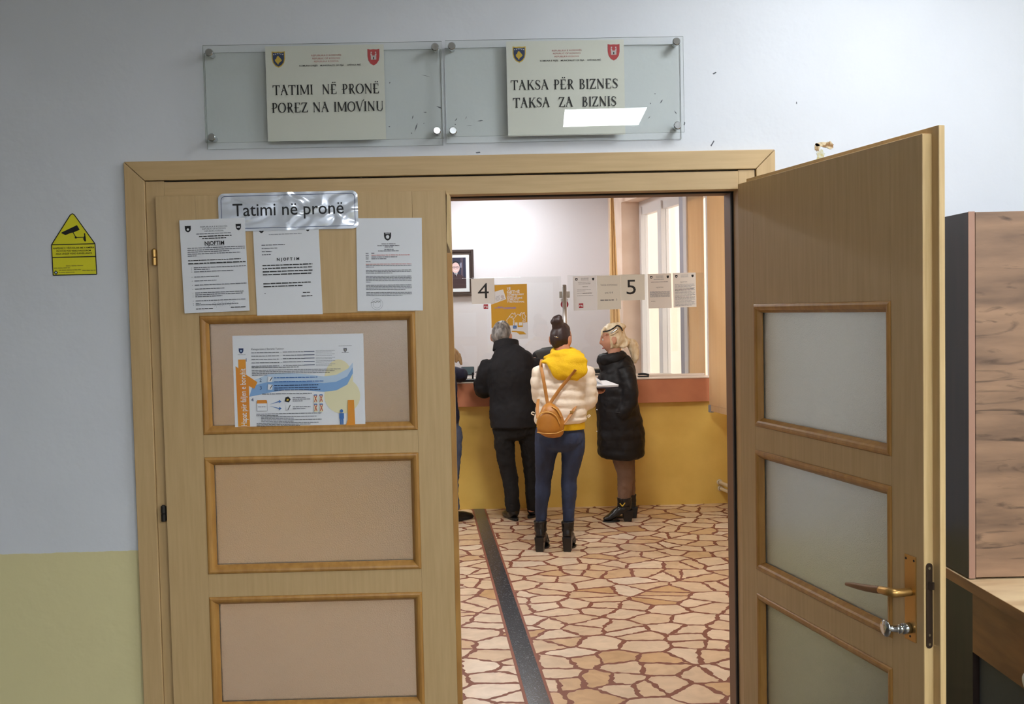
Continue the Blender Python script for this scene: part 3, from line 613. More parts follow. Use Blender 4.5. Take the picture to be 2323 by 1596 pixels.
def notice(name, label, cx, z0, rot, draw, mats=None, lift=0.0, w_=.21, h_=.297, Y=None, paper=None, group=None):
    p = paper or M_PAPER; s = Sheet(name, [p, M_INK], V((cx, (YL-.0012-lift) if Y is None else Y, z0)), rot=rot)
    s.base([(-w_/2, 0), (w_/2, 0), (w_/2, h_), (-w_/2, h_)], p, .0008); draw(s)
    return s.done(label, 'notice', group)
def d1(s):
    s.shield(-.078, .268, .0095, .0105, M_INK); s.ell(-.078, .267, .004, .004, M_PAPER, 6); s.shield(.083, .268, .0085, .0105, M_INK); s.rect(.078, .266, .088, .270, M_PAPER)
    for k, (t, wd) in enumerate((('REPUBLIKA E KOSOVËS', .085), ('REPUBLIC OF KOSOVO', .075), ('REPUBLIKA KOSOVA', .06))): s.text(t, .005, .271-.007*k, .0062, M_GREYINK, width=wd)
    s.words(-.052, .058, .2500, .0022, M_GREYINK); s.words(-.044, .06, .2415, .0030, M_INK); s.words(-.034, .042, .2345, .0030, M_INK)
    s.text('NJOFTIM', .004, .2145, .0175, M_INK, width=.062, bold=.02); s.rect(-.027, .2125, .035, .2132, M_INK)
    for k in range(5): s.words(-.083, (.1, .1, .05, .085, -.055)[k], .2055-.0062*k, .0024, M_GREYINK)
    s.words(-.083, .085, .166, .0026, M_INK); s.words(-.083, .1, .156, .0034, M_INK); s.rect(-.083, .1548, .1, .1552, M_INK)
    z = .143
    for x0, x1, dz in ((-.066, .1, .006), (-.066, -.015, .007), (-.066, .06, .0165), (-.066, .012, .0125), (-.066, .004, .0135), (-.066, .1, .0125), (-.066, .028, .0125), (-.066, .088, .006), (-.066, .085, .006), (-.066, .02, .0135), (-.066, .093, .0085), (-.066, -.05, .0045), (-.066, .07, .013)):
        s.words(x0, x1, z, .0024, M_GREYINK); s.rect(-.074, z, -.0725, z+.002, M_GREYINK); z -= dz
    s.words(-.066, -.012, z, .0026, M_INK); s.words(.045, .092, z+.001, .0026, M_INK)
    for k in range(6): s.line([(-.02+.012*k, .022-.004*(k % 2)), (-.005+.012*k, .032), (.0+.012*k, .014+.003*k)], .0006, M_PALEINK)
def d2(s):
    s.shield(-.078, .279, .009, .0105, M_INK); s.ell(-.078, .279, .004, .004, M_PAPER, 6); s.shield(.07, .279, .0075, .0105, M_INK); s.rect(.066, .277, .074, .281, M_PAPER)
    s.words(-.025, .025, .279, .0022, M_PALEINK); s.words(-.055, .05, .262, .0022, M_PALEINK)
    for z, x1 in ((.2285, -.005), (.218, -.03), (.208, -.048), (.198, -.052)): s.words(-.08, x1, z, .0026, M_GREYINK)
    for k, ch in enumerate('NJOFTIM'): s.text(ch, -.029+.0105*k, .1785, .0125, M_INK, bold=.035)
    for z, x1 in ((.163, .08), (.1535, .08), (.143, .08), (.1335, .075), (.105, .072), (.0955, .045)): s.words(-.08, x1, z, .0034, M_INK)
    s.words(-.078, -.074, .0745, .002, M_GREYINK); s.words(.045, .068, .0725, .0028, M_INK); s.words(.04, .075, .0615, .0028, M_INK)
def d3(s):
    s.shield(-.005, .238, .0115, .013, M_INK); s.ell(-.005, .237, .0058, .0065, M_PAPER, 6); s.words(-.012, .003, .2465, .0014, M_PAPER)
    for z, x0, x1 in ((.2135, -.025, .02), (.208, -.038, .032), (.2035, -.015, .012), (.196, -.016, .014), (.191, -.036, .03)): s.words(x0, x1, z, .0022, M_GREYINK)
    for k, (x1, m_) in enumerate(((-.048, M_GREYINK), (.065, M_REDINK), (.025, M_GREYINK), (-.01, M_GREYINK))):
        s.words(-.076, -.066, .184-.006*k, .002, M_GREYINK); s.words(-.058, x1, .184-.006*k, .0022, m_)
    s.words(-.076, -.06, .157, .002, M_GREYINK)
    z = .149
    for n_, last in ((3, -.05), (3, .01), (5, -.06), (4, .05), (3, .04)):
        for k in range(n_): s.words(-.076, .07 if k < n_-1 else last, z, .0019, M_REDINK if (n_ == 3 and z > .147) else M_GREYINK); z -= .0046
        z -= .0055
    for r in (.0185, .0125): s.line([(-.042+r*math.cos(a*.3), .022+r*math.sin(a*.3)) for a in range(22)], .0007, M_PALEINK)
    s.line([(-.062, .026), (-.052, .03), (-.046, .027), (-.042, .031), (-.036, .028), (-.03, .033)], .0012, M_INK)
notice('paper_notice', 'paper notice overlapping the left end of the silver plate', -.8975, 1.694, -.022, d1, lift=.0036, w_=.208)
notice('paper_notice', 'paper notice hanging below the middle of the silver plate', -.6655, 1.676, -.018, d2, lift=.0)
notice('paper_notice', 'paper notice with round stamp near the meeting edge', -.3435, 1.686, .012, d3, lift=.0)

def dposter(s):
    P_ = s.poly
    s.shield(-.184, .249, .0075, .0085, M_NAVY); s.ell(-.184, .249, .003, .003, M_LBLUE, 8); s.words(-.195, -.17, .236, .0014, M_PALEINK)
    s.shield(.151, .246, .0055, .0065, M_GREYINK); s.ell(.151, .246, .002, .002, M_PALEYEL, 6); s.words(.14, .162, .237, .0014, M_GREYINK); s.words(.13, .172, .259, .001, M_GREYINK)
    s.ell(.128, .150, .046, .066, M_PALEYEL); s.ell(.138, .098, .058, .058, M_PALEYEL)
    def band(top, bot, m_):
        s.poly(top+bot[::-1], m_)
    T_ = [(-.142, .155), (-.10, .172), (-.04, .176), (.02, .170), (.08, .162), (.12, .166), (.158, .185), (.175, .205)]
    Mi = [(-.150, .136), (-.10, .147), (-.04, .150), (.02, .146), (.08, .140), (.12, .144), (.155, .160), (.174, .190)]
    B_ = [(-.162, .100), (-.10, .112), (-.04, .121), (.02, .118), (.08, .112), (.12, .116), (.155, .134), (.174, .170)]
    for i in range(len(T_)-1):
        s.poly([T_[i], T_[i+1], Mi[i+1], Mi[i]], M_LBLUE, .00003); s.poly([Mi[i], Mi[i+1], B_[i+1], B_[i]], M_MBLUE, .00003)
    P_([(-.175+.0, 0.004), (-.200, .004), (-.203, .200), (-.194, .193), (-.194, .221), (-.170, .221), (-.170, .172), (-.134, .147), (-.145, .126), (-.162, .135), (-.162, .004)], M_ORANGE)
    s.text('Hapat për faljen e borxhit', -.172, .099, .026, M_PAPER, width=.186, rot=math.pi/2, bold=.006)
    for t, x, z in (('1', -.168, .214), ('2', -.124, .148), ('3', -.124, .123), ('4', -.152, .085)): s.text(t, x, z, .016, M_NAVY)
    s.text('Kategorizimi i Borxhit Tatimor', -.098, .251, .0085, M_GREYINK, width=.105)
    for k in range(5):
        z = .241-.0108*k; s.words(-.151, -.062, z, .0022, M_GREYINK); s.ell(-.056, z+.001, .001, .001, M_GREYINK, 6); s.words(-.05, .02, z+.001, .0022, M_GREYINK); s.rect(.018, z+.0015, .052, z+.0035, M_NAVY)
        for q in range(2): s.words(.056, .118-.01*(q % 2), z+.0035-.0045*q, .0013, M_PALEINK)
    s.words(-.151, -.0, .193, .0025, M_GREYINK)
    for k in range(4): s.words(-.151, (.135, .115, .1, -.1)[k], .1845-.0052*k, .002, M_GREYINK)
    for z, x1, m_ in ((.159, .06, M_FIGBLUE), (.146, .08, M_FIGBLUE), (.134, .062, M_NAVY), (.126, .06, M_NAVY), (.119, .068, M_NAVY)): s.words(-.08, x1, z, .0027, m_)
    for z in (.147, .122):
        s.poly([(-.101, z), (-.087, z), (-.085, z+.016), (-.100, z+.018)], M_PAPER); s.line([(-.094, z+.003), (-.086, z+.015)], .0022, M_INK)
    s.words(-.12, .04, .107, .0026, M_GREYINK)
    s.poly([(-.138, .053), (-.104, .053), (-.104, .086), (-.138, .086)], M_PALEINK); s.poly([(-.137, .054), (-.105, .054), (-.105, .078), (-.137, .078)], M_PAPER); s.poly([(-.138, .078), (-.104, .078), (-.106, .089), (-.136, .089)], M_ORANGE); s.words(-.134, -.108, .066, .002, M_GREYINK)
    for q in (1, -1): s.poly([(-.098, .072+q*.002), (-.066, .072+q*.013), (-.066, .072+q*.017), (-.058, .072+q*.011), (-.066, .072+q*.006), (-.066, .072+q*.010)], M_FIGBLUE)
    s.poly([(-.048, .083), (-.034, .080), (-.028, .090), (-.036, .099), (-.045, .096)], M_INK); s.poly([(-.042, .086), (-.036, .085), (-.034, .091), (-.040, .092)], M_GOLD)
    s.poly([(-.044, .054), (-.031, .054), (-.031, .071), (-.043, .073)], M_PAPER); s.line([(-.038, .056), (-.030, .071)], .0022, M_INK)
    for z, x1 in ((.094, .02), (.089, .035), (.083, .01), (.064, .035), (.058, .02)): s.words(-.022, x1, z, .0023, M_GREYINK)
    for x in (.052, .07):
        for z in (.078, .048):
            s.rect(x-.0055, z, x+.0055, z+.026, M_PALEYEL); s.line([(x-.005, z+.024), (x, z+.013), (x-.004, z+.002)], .0022, M_CRIMSON); s.line([(x+.005, z+.024), (x, z+.013), (x+.004, z+.002)], .0022, M_CRIMSON); s.rect(x-.005, z+.0225, x+.005, z+.026, M_FIGBLUE)
    for z, x0, x1 in ((.043, -.14, .07), (.038, -.14, -.07), (.033, -.125, .055), (.028, -.125, -.02), (.023, -.125, .07), (.018, -.125, -.02), (.013, -.14, .06), (.008, -.14, .035), (.004, -.14, .0)): s.words(x0, x1, z, .002, M_GREYINK)
    s.ell(.135, .049, .0052, .0055, M_FIGBLUE, 16); s.poly([(.1275, .042), (.1425, .042), (.1425, .024), (.1405, .024), (.1405, .005), (.1362, .005), (.1358, .022), (.1345, .022), (.134, .005), (.1295, .005), (.1295, .024), (.1275, .024)], M_FIGBLUE)
    s.poly([(.156, .084), (.176, .084), (.178, .002), (.148, .002), (.154, .02)], M_ORANGE)
o = notice('paper_poster', 'white A3 poster with an orange arrow taped on the upper pane', -.645, 1.3175, .004, dposter, w_=.421, h_=.298, Y=-.021)
o['category'] = 'poster'

# ================================================================ cabinet and desk by the open leaf
M_OAKF = mat('knotty_oak_laminate', (166, 132, 104), 0.5, col2=(112, 88, 70), nscale=3.2, stretch=(1.0, 1.0, 5.5), detail=8, contrast=(0.32, 0.72), bump=0.04)
nt = M_OAKF.node_tree; bs = nt.nodes['Principled BSDF']
tc = nt.nodes.new('ShaderNodeTexCoord'); mp = nt.nodes.new('ShaderNodeMapping'); mp.inputs['Scale'].default_value = (2.2, 2.2, 13); nt.links.new(tc.outputs['Object'], mp.inputs[0])
kn = nt.nodes.new('ShaderNodeTexNoise'); kn.inputs['Scale'].default_value = 2.1; kn.inputs['Detail'].default_value = 5; kn.inputs['Distortion'].default_value = 1.3; nt.links.new(mp.outputs[0], kn.inputs['Vector'])
kr = nt.nodes.new('ShaderNodeMapRange'); kr.inputs[1].default_value = .58; kr.inputs[2].default_value = .72; kr.inputs[3].default_value = 1.0; kr.inputs[4].default_value = .32; nt.links.new(kn.outputs['Fac'], kr.inputs[0])
hs = nt.nodes.new('ShaderNodeHueSaturation'); nt.links.new(kr.outputs[0], hs.inputs['Value']); src = bs.inputs['Base Color'].links[0].from_socket; nt.links.new(src, hs.inputs['Color']); nt.links.new(hs.outputs[0], bs.inputs['Base Color'])
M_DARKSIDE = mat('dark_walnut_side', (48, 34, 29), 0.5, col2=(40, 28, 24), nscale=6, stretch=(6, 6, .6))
M_STRIP = mat('pinkish_edge_strip', (166, 128, 108), 0.5)
M_APRON = mat('brown_oak_apron', (146, 98, 56), 0.5, col2=(120, 78, 44), nscale=4, stretch=(6, 1, 6))
M_OAKTOP = mat('pale_oak_top', (228, 202, 160), 0.4, col2=(196, 162, 122), nscale=4, stretch=(1, 5, 5), detail=7, contrast=(.35, .7))
M_SLATE = mat('slate_grey_panel', (74, 78, 82), 0.6)
cx, cy0, cy1 = 1.417, -.268, -.003
c = thing('wall_cabinet', 'tall brown wood grain cabinet standing on the desk behind the open door', 'cabinet', (cx+.4, -.13, .835)); L = Matrix.Translation(-V(c.location))
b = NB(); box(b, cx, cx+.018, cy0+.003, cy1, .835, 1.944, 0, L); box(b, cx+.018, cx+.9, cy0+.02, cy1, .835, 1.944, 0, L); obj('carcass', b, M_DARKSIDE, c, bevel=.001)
b = NB(); box(b, cx, cx+.019, cy0, cy0+.003, .835, 1.945, 0, L); tag(obj('edge_strip', b, M_STRIP, c), 'pinkish edge strip')
b = NB(); box(b, cx+.0205, cx+.46, cy0-.001, cy0+.018, .838, 1.943, 0, L); obj('door', b, M_OAKF, c, bevel=.001)
b = NB(); box(b, cx+.464, cx+.9, cy0-.001, cy0+.018, .838, 1.943, 0, L); obj('door', b, M_OAKF, c, bevel=.001)
d = thing('desk', 'brown desk with pale oak top below the wood grain cabinet', 'desk', (cx+.5, -.6, 0)); L = Matrix.Translation(-V(d.location))
b = NB(); box(b, cx-.005, cx+1.2, -1.25, -.01, .798, .831, 0, L); obj('desk_top', b, M_OAKTOP, d, bevel=.0015)
b = NB(); box(b, cx-.006, cx-.0045, -1.25, -.01, .799, .830, 0, L); obj('edge_band', b, M_APRON, d)
b = NB(); box(b, cx+.002, cx+.022, -1.22, -.285, .615, .797, 0, L); obj('apron', b, M_APRON, d)
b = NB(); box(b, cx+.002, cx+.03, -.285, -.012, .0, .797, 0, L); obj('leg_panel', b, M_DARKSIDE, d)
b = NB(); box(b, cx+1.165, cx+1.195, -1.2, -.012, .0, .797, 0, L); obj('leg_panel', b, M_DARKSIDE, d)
b = NB(); box(b, cx+.02, cx+.035, -1.2, -.29, .0, .63, 0, L); obj('side_panel', b, M_SLATE, d)
b = NB(); kk = V((cx, -.63, .655)); cyl(b, L @ (kk+V((.002, 0, 0))), L @ (kk+V((-.018, 0, 0))), .02, .024, n=20); blob(b, L @ (kk+V((-.018, 0, 0))), (.006, .024, .024)); obj('knob', b, WHITE, d, True)

# ================================================================ ceiling lights
def ceiling_light(label, x0, x1, y0, y1, m, rot=0.0):
    t = thing('ceiling_light', label, 'ceiling light', ((x0+x1)/2, (y0+y1)/2, HC)); t.rotation_euler.z = rot
    hw, hd = (x1-x0)/2, (y1-y0)/2; b = NB()
    for q in ((-hw-.02, -hw, -hd-.02, hd+.02), (hw, hw+.02, -hd-.02, hd+.02), (-hw, hw, -hd-.02, -hd), (-hw, hw, hd, hd+.02)): box(b, *q, -.014, 0)
    obj('frame', b, WHITE, t); b = NB(); box(b, -hw, hw, -hd, hd, -.010, -.002); obj('diffuser', b, m, t)
    return t
def hl(n, k): return lamp(n, HALL_LAMP*k, HALL_LAMP_COL)
ceiling_light('square ceiling light mirrored in the right acrylic sign', .527, 1.109, -4.555, -3.885, hl('mirrored_light_diffuser', .38), .05)
ceiling_light('square ceiling light above the open door leaf', .95, 1.55, -1.3, -.7, hl('door_light_diffuser', .34))
ceiling_light('square ceiling light near the right wall of the hall', 2.7, 3.3, -2.6, -2.0, hl('side_light_diffuser', .32))
ceiling_light('square ceiling light in the far right corner of the hall', 2.1, 2.7, -4.9, -4.3, hl('corner_light_diffuser', 2.05))
ceiling_light('unseen square fill light added to brighten the left of the hall', -1.1, -.5, -6.6, -6.0, hl('added_left_fill_diffuser', 1.5))  # added fill lamp out of view, lifts the left part of the wall
ceiling_light('square ceiling light above the waiting customers', .2, .8, 2.0, 2.6, M_ROOMLIGHT)
ceiling_light('square ceiling light behind the counter by the framed portrait', -.35, .25, 6.4, 7.0, lamp('cool_light_diffuser', ROOM_LAMP*.75, (.9, .96, 1.0)))
ceiling_light('square ceiling light over the left part of the counter room', -2.2, -1.6, 3.4, 4.0, M_ROOMLIGHT)

# ================================================================ window, blinds, curtain
wn = thing('window_1', 'tall white casement window in the recess behind the counter', 'window', (window_line(6.3), 6.3, .95), kind='structure')
Lw = Matrix.Translation(-V(wn.location))
M_WFRAME = mat('window_white_paint', (226, 220, 218), 0.4); M_WSHADE = mat('aluminium_post', (172, 170, 180), 0.4, .2)
wd_ = V((0.189, -1, 0)).normalized(); wnm = V((-wd_.y, wd_.x, 0))      # along the window towards the viewer, and outwards
MW = Lw @ Matrix(((wd_.x, wnm.x, 0, window_line(6.982)), (wd_.y, wnm.y, 0, 6.982), (0, 0, 1, 0), (0, 0, 0, 1)))
def wpost(name, s0, s1, m, d0=-.03, d1=.04, z0=.95, z1=2.70, par=wn):
    b = NB(); box(b, s0, s1, d0, d1, z0, z1, 0, MW); return obj(name, b, m, par, bevel=.002)
wpost('frame', 0, .06, M_WFRAME); wpost('mullion', .545, .60, M_WSHADE); wpost('sash_stile', .60, .70, M_WFRAME, -.05, .03); wpost('sash_stile', .06, .10, M_WFRAME, -.045, .03); wpost('sash_stile', 1.16, 1.25, M_WSHADE, -.045, .03); wpost('sash_stile', 1.25, 1.33, M_WFRAME, -.045, .03); wpost('frame', 1.74, 1.77, M_WFRAME)
wpost('head_rail', .0, 1.72, M_WFRAME, -.03, .04, 2.62, 2.76); wpost('sill', -.0, 1.72, M_WFRAME, -.2, .05, .93, .96)
for s0, s1 in ((.10, .545), (.70, 1.16), (1.33, 1.74)):
    b = NB(); box(b, s0, s1, -.004, .002, .96, 2.62, 0, MW); obj('pane', b, M_GLASS, wn)
wn2 = thing('window_2', 'white window behind the hanging blind in the side wall', 'window', (xr(4.5)+.1, 4.5, .86), kind='structure')
b = NB(); L2 = -V(wn2.location)
def wbar(Ya, Yb, za, zb, d0=.06, d1=.12):
    hull(b, [V(p)+L2 for p in ((xr(Ya)+d0, Ya, za), (xr(Yb)+d0, Yb, za), (xr(Yb)+d1, Yb, za), (xr(Ya)+d1, Ya, za))], [V(p)+L2 for p in ((xr(Ya)+d0, Ya, zb), (xr(Yb)+d0, Yb, zb), (xr(Yb)+d1, Yb, zb), (xr(Ya)+d1, Ya, zb))])
for q in ((5.12, 5.06, .86, 2.9), (3.96, 3.9, .86, 2.9), (5.06, 3.96, .86, .92), (5.06, 3.96, 2.84, 2.9), (4.54, 4.48, .92, 2.84)): wbar(*q)
obj('frame', b, M_WFRAME, wn2)
for Ya, Yb in ((5.06, 4.54), (4.48, 3.96)):
    b = NB(); wbar(Ya, Yb, .92, 2.84, .088, .092); obj('pane', b, M_GLASS, wn2)
M_BLIND = mat('peach_blind_fabric', (242, 220, 186), 0.8, col2=(234, 210, 174), nscale=3, stretch=(8, 8, .4))
nt = M_BLIND.node_tree; tl = nt.nodes.new('ShaderNodeBsdfTranslucent'); tl.inputs[0].default_value = (*lin((232, 208, 172)), 1); mx = nt.nodes.new('ShaderNodeMixShader'); mx.inputs[0].default_value = .55
nt.links.new(nt.nodes['Principled BSDF'].outputs[0], mx.inputs[1]); nt.links.new(tl.outputs[0], mx.inputs[2]); nt.links.new(mx.outputs[0], nt.nodes['Material Output'].inputs[0])
def blind(label, p0, ln, z0, z1, waves=True):
    t = thing('window_blind', label, 'blind', (p0[0], p0[1], z1)); dv = V((.189, -1, 0)).normalized(); nv = V((dv.y, -dv.x, 0))
    b = NB(); n = 40; A = []; B = []
    for k in range(n+1):
        s_ = ln*k/n; off = .0012*math.sin(s_*38)
        for arr, th in ((A, 0), (B, .004)): arr.append(dv*s_+nv*(off+th))
    for a0, a1, b0, b1 in zip(A, A[1:], B, B[1:]):
        lo, hi = V((0, 0, z0-z1+.04)), V((0, 0, 0))
        hull(b, [a0+lo, a1+lo, a1+hi, a0+hi], [b0+lo, b1+lo, b1+hi, b0+hi])
    obj('fabric', b, M_BLIND, t)
    b = NB(); lo, hi = V((0, 0, z0-z1)), V((0, 0, z0-z1+.05)); e = dv*ln
    hull(b, [nv*-.008+lo, nv*-.008+e+lo, nv*-.008+e+hi, nv*-.008+hi], [nv*.012+lo, nv*.012+e+lo, nv*.012+e+hi, nv*.012+hi]); obj('hem_bar', b, M_BLIND, t, bevel=.002)
    b = NB(); q = dv*.05; hull(b, [nv*-.014+lo-V((0, 0, .012)), nv*-.014+q+lo-V((0, 0, .012)), nv*-.014+q+hi, nv*-.014+hi], [nv*.016+lo-V((0, 0, .012)), nv*.016+q+lo-V((0, 0, .012)), nv*.016+q+hi, nv*.016+hi]); obj('hem_clip', b, M_PALEINK, t, bevel=.003)
    b = NB(); hull(b, [nv*-.03+V((0, 0, -.06)), nv*-.03+e+V((0, 0, -.06)), nv*-.03+e, nv*-.03], [nv*.03+V((0, 0, -.06)), nv*.03+e+V((0, 0, -.06)), nv*.03+e, nv*.03]); obj('head_rail', b, M_WFRAME, t)
    return t
blind('peach fabric blind hanging in front of the right end of the counter', (1.772, 5.035), .95, .80, 2.95)
blind('peach fabric blind behind the glass beside the tall window', (1.712, 5.77), .46, 1.02, 2.95)
t = thing('curtain', 'narrow tan curtain hanging beside the window pier', 'curtain', (1.25, 6.9, 2.9))
b = NB(); Yc = 6.88
tl, tr_ = at(1384, 430, Yc), at(1391, 430, Yc); ml, mr_ = at(1384, 640, Yc), at(1402, 640, Yc); bl, br_ = at(1386, 800, Yc), at(1411, 800, Yc)
Lc = -V(t.location); thk = V((0, .03, 0))
for a, c_ in (((tl, tr_), (ml, mr_)), ((ml, mr_), (bl, br_))):
    n = 6
    for k in range(n):
        f0, f1 = k/n, (k+1)/n; w0 = V((0, -.012*(k % 2), 0)); w1 = V((0, -.012*((k+1) % 2), 0))
        q = [a[0].lerp(a[1], f0)+w0, a[0].lerp(a[1], f1)+w1, c_[0].lerp(c_[1], f1)+w1, c_[0].lerp(c_[1], f0)+w0]
        hull(b, [p+Lc for p in q], [p+Lc+thk for p in q])
obj('drape', b, M_TAN, t); b = NB(); p = at(1387, 430, Yc); box(b, p.x-.03+Lc.x, p.x+.05+Lc.x, Yc+Lc.y-.01, Yc+Lc.y+.04, p.z+Lc.z, HC+Lc.z-.004); obj('pelmet', b, M_TAN, t)

# ================================================================ counter
CY0 = 5.1
ct = thing('service_counter', 'long service counter with ochre painted front and terracotta fascia', 'counter', (0, CY0, 0)); L = Matrix.Translation(-V(ct.location))
b = NB(); box(b, -3.5, 1.935, CY0, CY0+.12, 0, .90, 0, L); obj('front_panel', b, M_OCHRE, ct)
b = NB(); box(b, -3.5, 1.80, CY0-.05, CY0+.02, .877, 1.074, 0, L); obj('fascia', b, M_FASCIA, ct, bevel=.002)
b = NB(); box(b, -3.5, 1.80, CY0-.055, CY0+.19, 1.0745, 1.084, 0, L); box(b, -3.5, 1.55, CY0+.19, CY0+.55, 1.0745, 1.084, 0, L); obj('counter_top', b, M_SLAB, ct, bevel=.002)
b = NB(); box(b, -3.5, 1.55, CY0+.5, CY0+.54, 0, 1.074, 0, L); obj('rear_panel', b, M_WARMWALL, ct)
CT = 1.0845
YG = 5.24
def screen(label, x0, x1, z1):
    t = thing('glass_screen', label, 'glass screen', ((x0+x1)/2, YG, CT)); b = NB(); box(b, x0-(x0+x1)/2, x1-(x0+x1)/2, 0, .008, .0, z1-CT)
    obj('glass', b, M_GLASS, t, bevel=.0015); b = NB(); box(b, x0-(x0+x1)/2, x1-(x0+x1)/2, -.006, .014, 0, .018); obj('base_channel', b, M_SLAB, t); return t
zt = at(1180, 628, YG).z
g1 = screen('left clear glass screen carrying the number 4', -1.2, at(1274, 700, YG).x, zt); g2 = screen('right clear glass screen carrying the number 5', at(1289, 700, YG).x, at(1596, 700, YG).x, at(1400, 622, YG).z)
pp = at(1281, 700, 5.2); ptop = at(1281, 647, 5.2).z
t = thing('screen_post', 'brushed steel post between the two glass screens', 'post', (pp.x, 5.2, CT)); b = NB()
cyl(b, (0, 0, 0), (0, 0, ptop-CT), .0185, n=24); obj('tube', b, M_STEEL, t, True); b = NB(); cyl(b, (0, 0, ptop-CT), (0, 0, ptop-CT+.006), .0185, .014, n=24); obj('cap', b, M_CHROME, t); b = NB(); cyl(b, (0, 0, 0), (0, 0, .012), .035, n=24); obj('base_flange', b, M_STEEL, t)
for zz in (at(1281, 680, 5.2).z, at(1281, 800, 5.2).z):
    b = NB(); box(b, -.03, .03, .012, .04, zz-CT-.012, zz-CT+.012); obj('clamp', b, M_STEEL, t, bevel=.002)
pz = at(1281, 668, YG)
b = NB(); box(b, pz.x-.045, pz.x+.045, YG+.012, YG+.02, pz.z-.028, pz.z+.028); tag(obj('intercom_plate', b, M_GREYPL, None, bevel=.003), 'small grey plate behind the steel post', 'plate')
pz = at(1281, 690, YG); b = NB(); cyl(b, (pz.x, YG+.0105, pz.z), (pz.x, YG+.012, pz.z), .034, n=28); cyl(b, (pz.x, YG+.0095, pz.z), (pz.x, YG+.0105, pz.z), .012, n=16, mi=1); tag(obj('round_sticker', b, [M_REDSTICK, M_PAPER]), 'round red sticker on the glass behind the steel post', 'sticker')

# papers on the glass
def gpaper(name, label, l, t, r, bt, draw, paper=M_PAPER, rot=0.0, Y=YG-.0012, cat=None, group=None):
    a = at(l, t, Y); c = at(r, bt, Y); w_, h_ = c.x-a.x, a.z-c.z
    s = Sheet(name, [paper, M_INK], V(((a.x+c.x)/2, Y, c.z)), rot=rot); s.base([(-w_/2, 0), (w_/2, 0), (w_/2, h_), (-w_/2, h_)], paper, .001); draw(s, w_, h_)
    return s.done(label, cat or 'notice', group)
gpaper('number_sheet', 'light grey sheet printed with a large 4', 1069, 632, 1123, 688, lambda s, w_, h_: s.text('4', .002, .045, .190, M_INK, bold=-.004, width=.094), mat('light_grey_paper', (226, 224, 220), .6), Y=YG-.004, rot=-.01)
def fij(s, cx, cz, q):
    s.rect(cx-q, cz-q, cx+q, cz+q, M_REDSTICK); s.text('FIJ', cx, cz-q*.38, q*1.05, M_PAPER, width=q*1.5, bold=.02)
gpaper('logo_sticker', 'small dark red square sticker below the number 4', 1097, 690, 1107.5, 700.5, lambda s, w_, h_: fij(s, 0, h_/2, w_/2), M_REDSTICK, cat='sticker')
def dgold(s, w_, h_):
    K = w_/85.0; X = lambda x: (x-1155.5)*K; Zz = lambda y: h_-(y-645)*K
    s.poly([(X(1113), Zz(747)), (X(1156), Zz(740)), (X(1156), Zz(738)), (X(1197), Zz(735)), (X(1198), Zz(645)), (X(1113), Zz(647))], M_MUSTARDPRINT)
    s.poly([(X(1113.5), Zz(692)), (X(1148.5), Zz(680)), (X(1142), Zz(657)), (X(1113.5), Zz(664))], M_PAPER); s.ell(X(1140), Zz(674), 4*K, 4.2*K, M_STONEINK, 14); s.poly([(X(1135), Zz(683)), (X(1146), Zz(679)), (X(1144), Zz(677)), (X(1136), Zz(680))], M_STONEINK)
    for k in range(4): s.line([(X(1124), Zz(684-3*k)), (X(1134), Zz(680.5-3*k))], .8*K, M_PALEINK)
    for t, y, sz, w2 in (('TË', 658.5, 6.2, 9), ('GJITHË', 666, 6.8, 30), ('TATIMPAGUESIT', 671, 3.9, 40), ('DUHET TË', 675.2, 3.7, 24), ('REGJISTROJNË', 679.2, 3.8, 36), ('NUMRAT E', 683.4, 3.8, 27), ('TYRE PERSONAL', 688.2, 3.9, 41)): s.text(t, X(1150.5), Zz(y), sz*K*1.25, M_PAPER, align='l', width=w2*K, bold=.03)
    for y, x0, x1 in ((698.5, 1128, 1140), (700.8, 1121, 1171), (703.2, 1142, 1171)): s.words(X(x0), X(x1), Zz(y), 1.6*K, M_VIOLET)
    def house(x, y, q, fill=True):
        pts = [(-9, 4), (0, -6), (5, -2), (5, -6), (8, -6), (8, 1), (12, 5), (9, 6), (9, 18), (-7, 18), (-7, 5)]
        if fill: s.poly([(X(x+a*q), Zz(y+b_*q)) for a, b_ in pts], M_MUSTARDPRINT)
        s.line([(X(x+a*q), Zz(y+b_*q)) for a, b_ in pts], 1.0*K, M_PAPER, True)
    house(1162, 718, .9); house(1184, 717, .9); house(1156, 726, .9); house(1175, 723, 1.3)
    s.rect(X(1168), Zz(747), X(1174), Zz(735), M_PAPER); s.rect(X(1177), Zz(742), X(1185), Zz(735), M_PAPER)
    s.rect(X(1163), Zz(749), X(1172), Zz(742), M_FIGBLUE); s.text('Tatim', X(1167.5), Zz(746.6), 3*K, M_PAPER, width=6.5*K)
    s.poly([(X(1160), Zz(754)), (X(1178), Zz(755)), (X(1188), Zz(757)), (X(1194), Zz(763)), (X(1178), Zz(763)), (X(1172), Zz(758)), (X(1160), Zz(757))], M_MUSTARDPRINT)
gpaper('advice_poster', 'mustard poster with white houses beside the number 4', 1113, 645, 1198, 768, dgold, cat='poster')
def hdr(s, w_, h_, k=1.0):
    s.shield(-w_*.35, h_*.90, .0105, .012, M_INK); s.ell(-w_*.35, h_*.895, .0045, .005, M_PAPER, 6); s.shield(w_*.36, h_*.90, .0095, .012, M_INK)
    for q in range(3): s.words(-w_*.15, w_*.17, h_*(.93-.028*q), .0034, M_PALEINK)
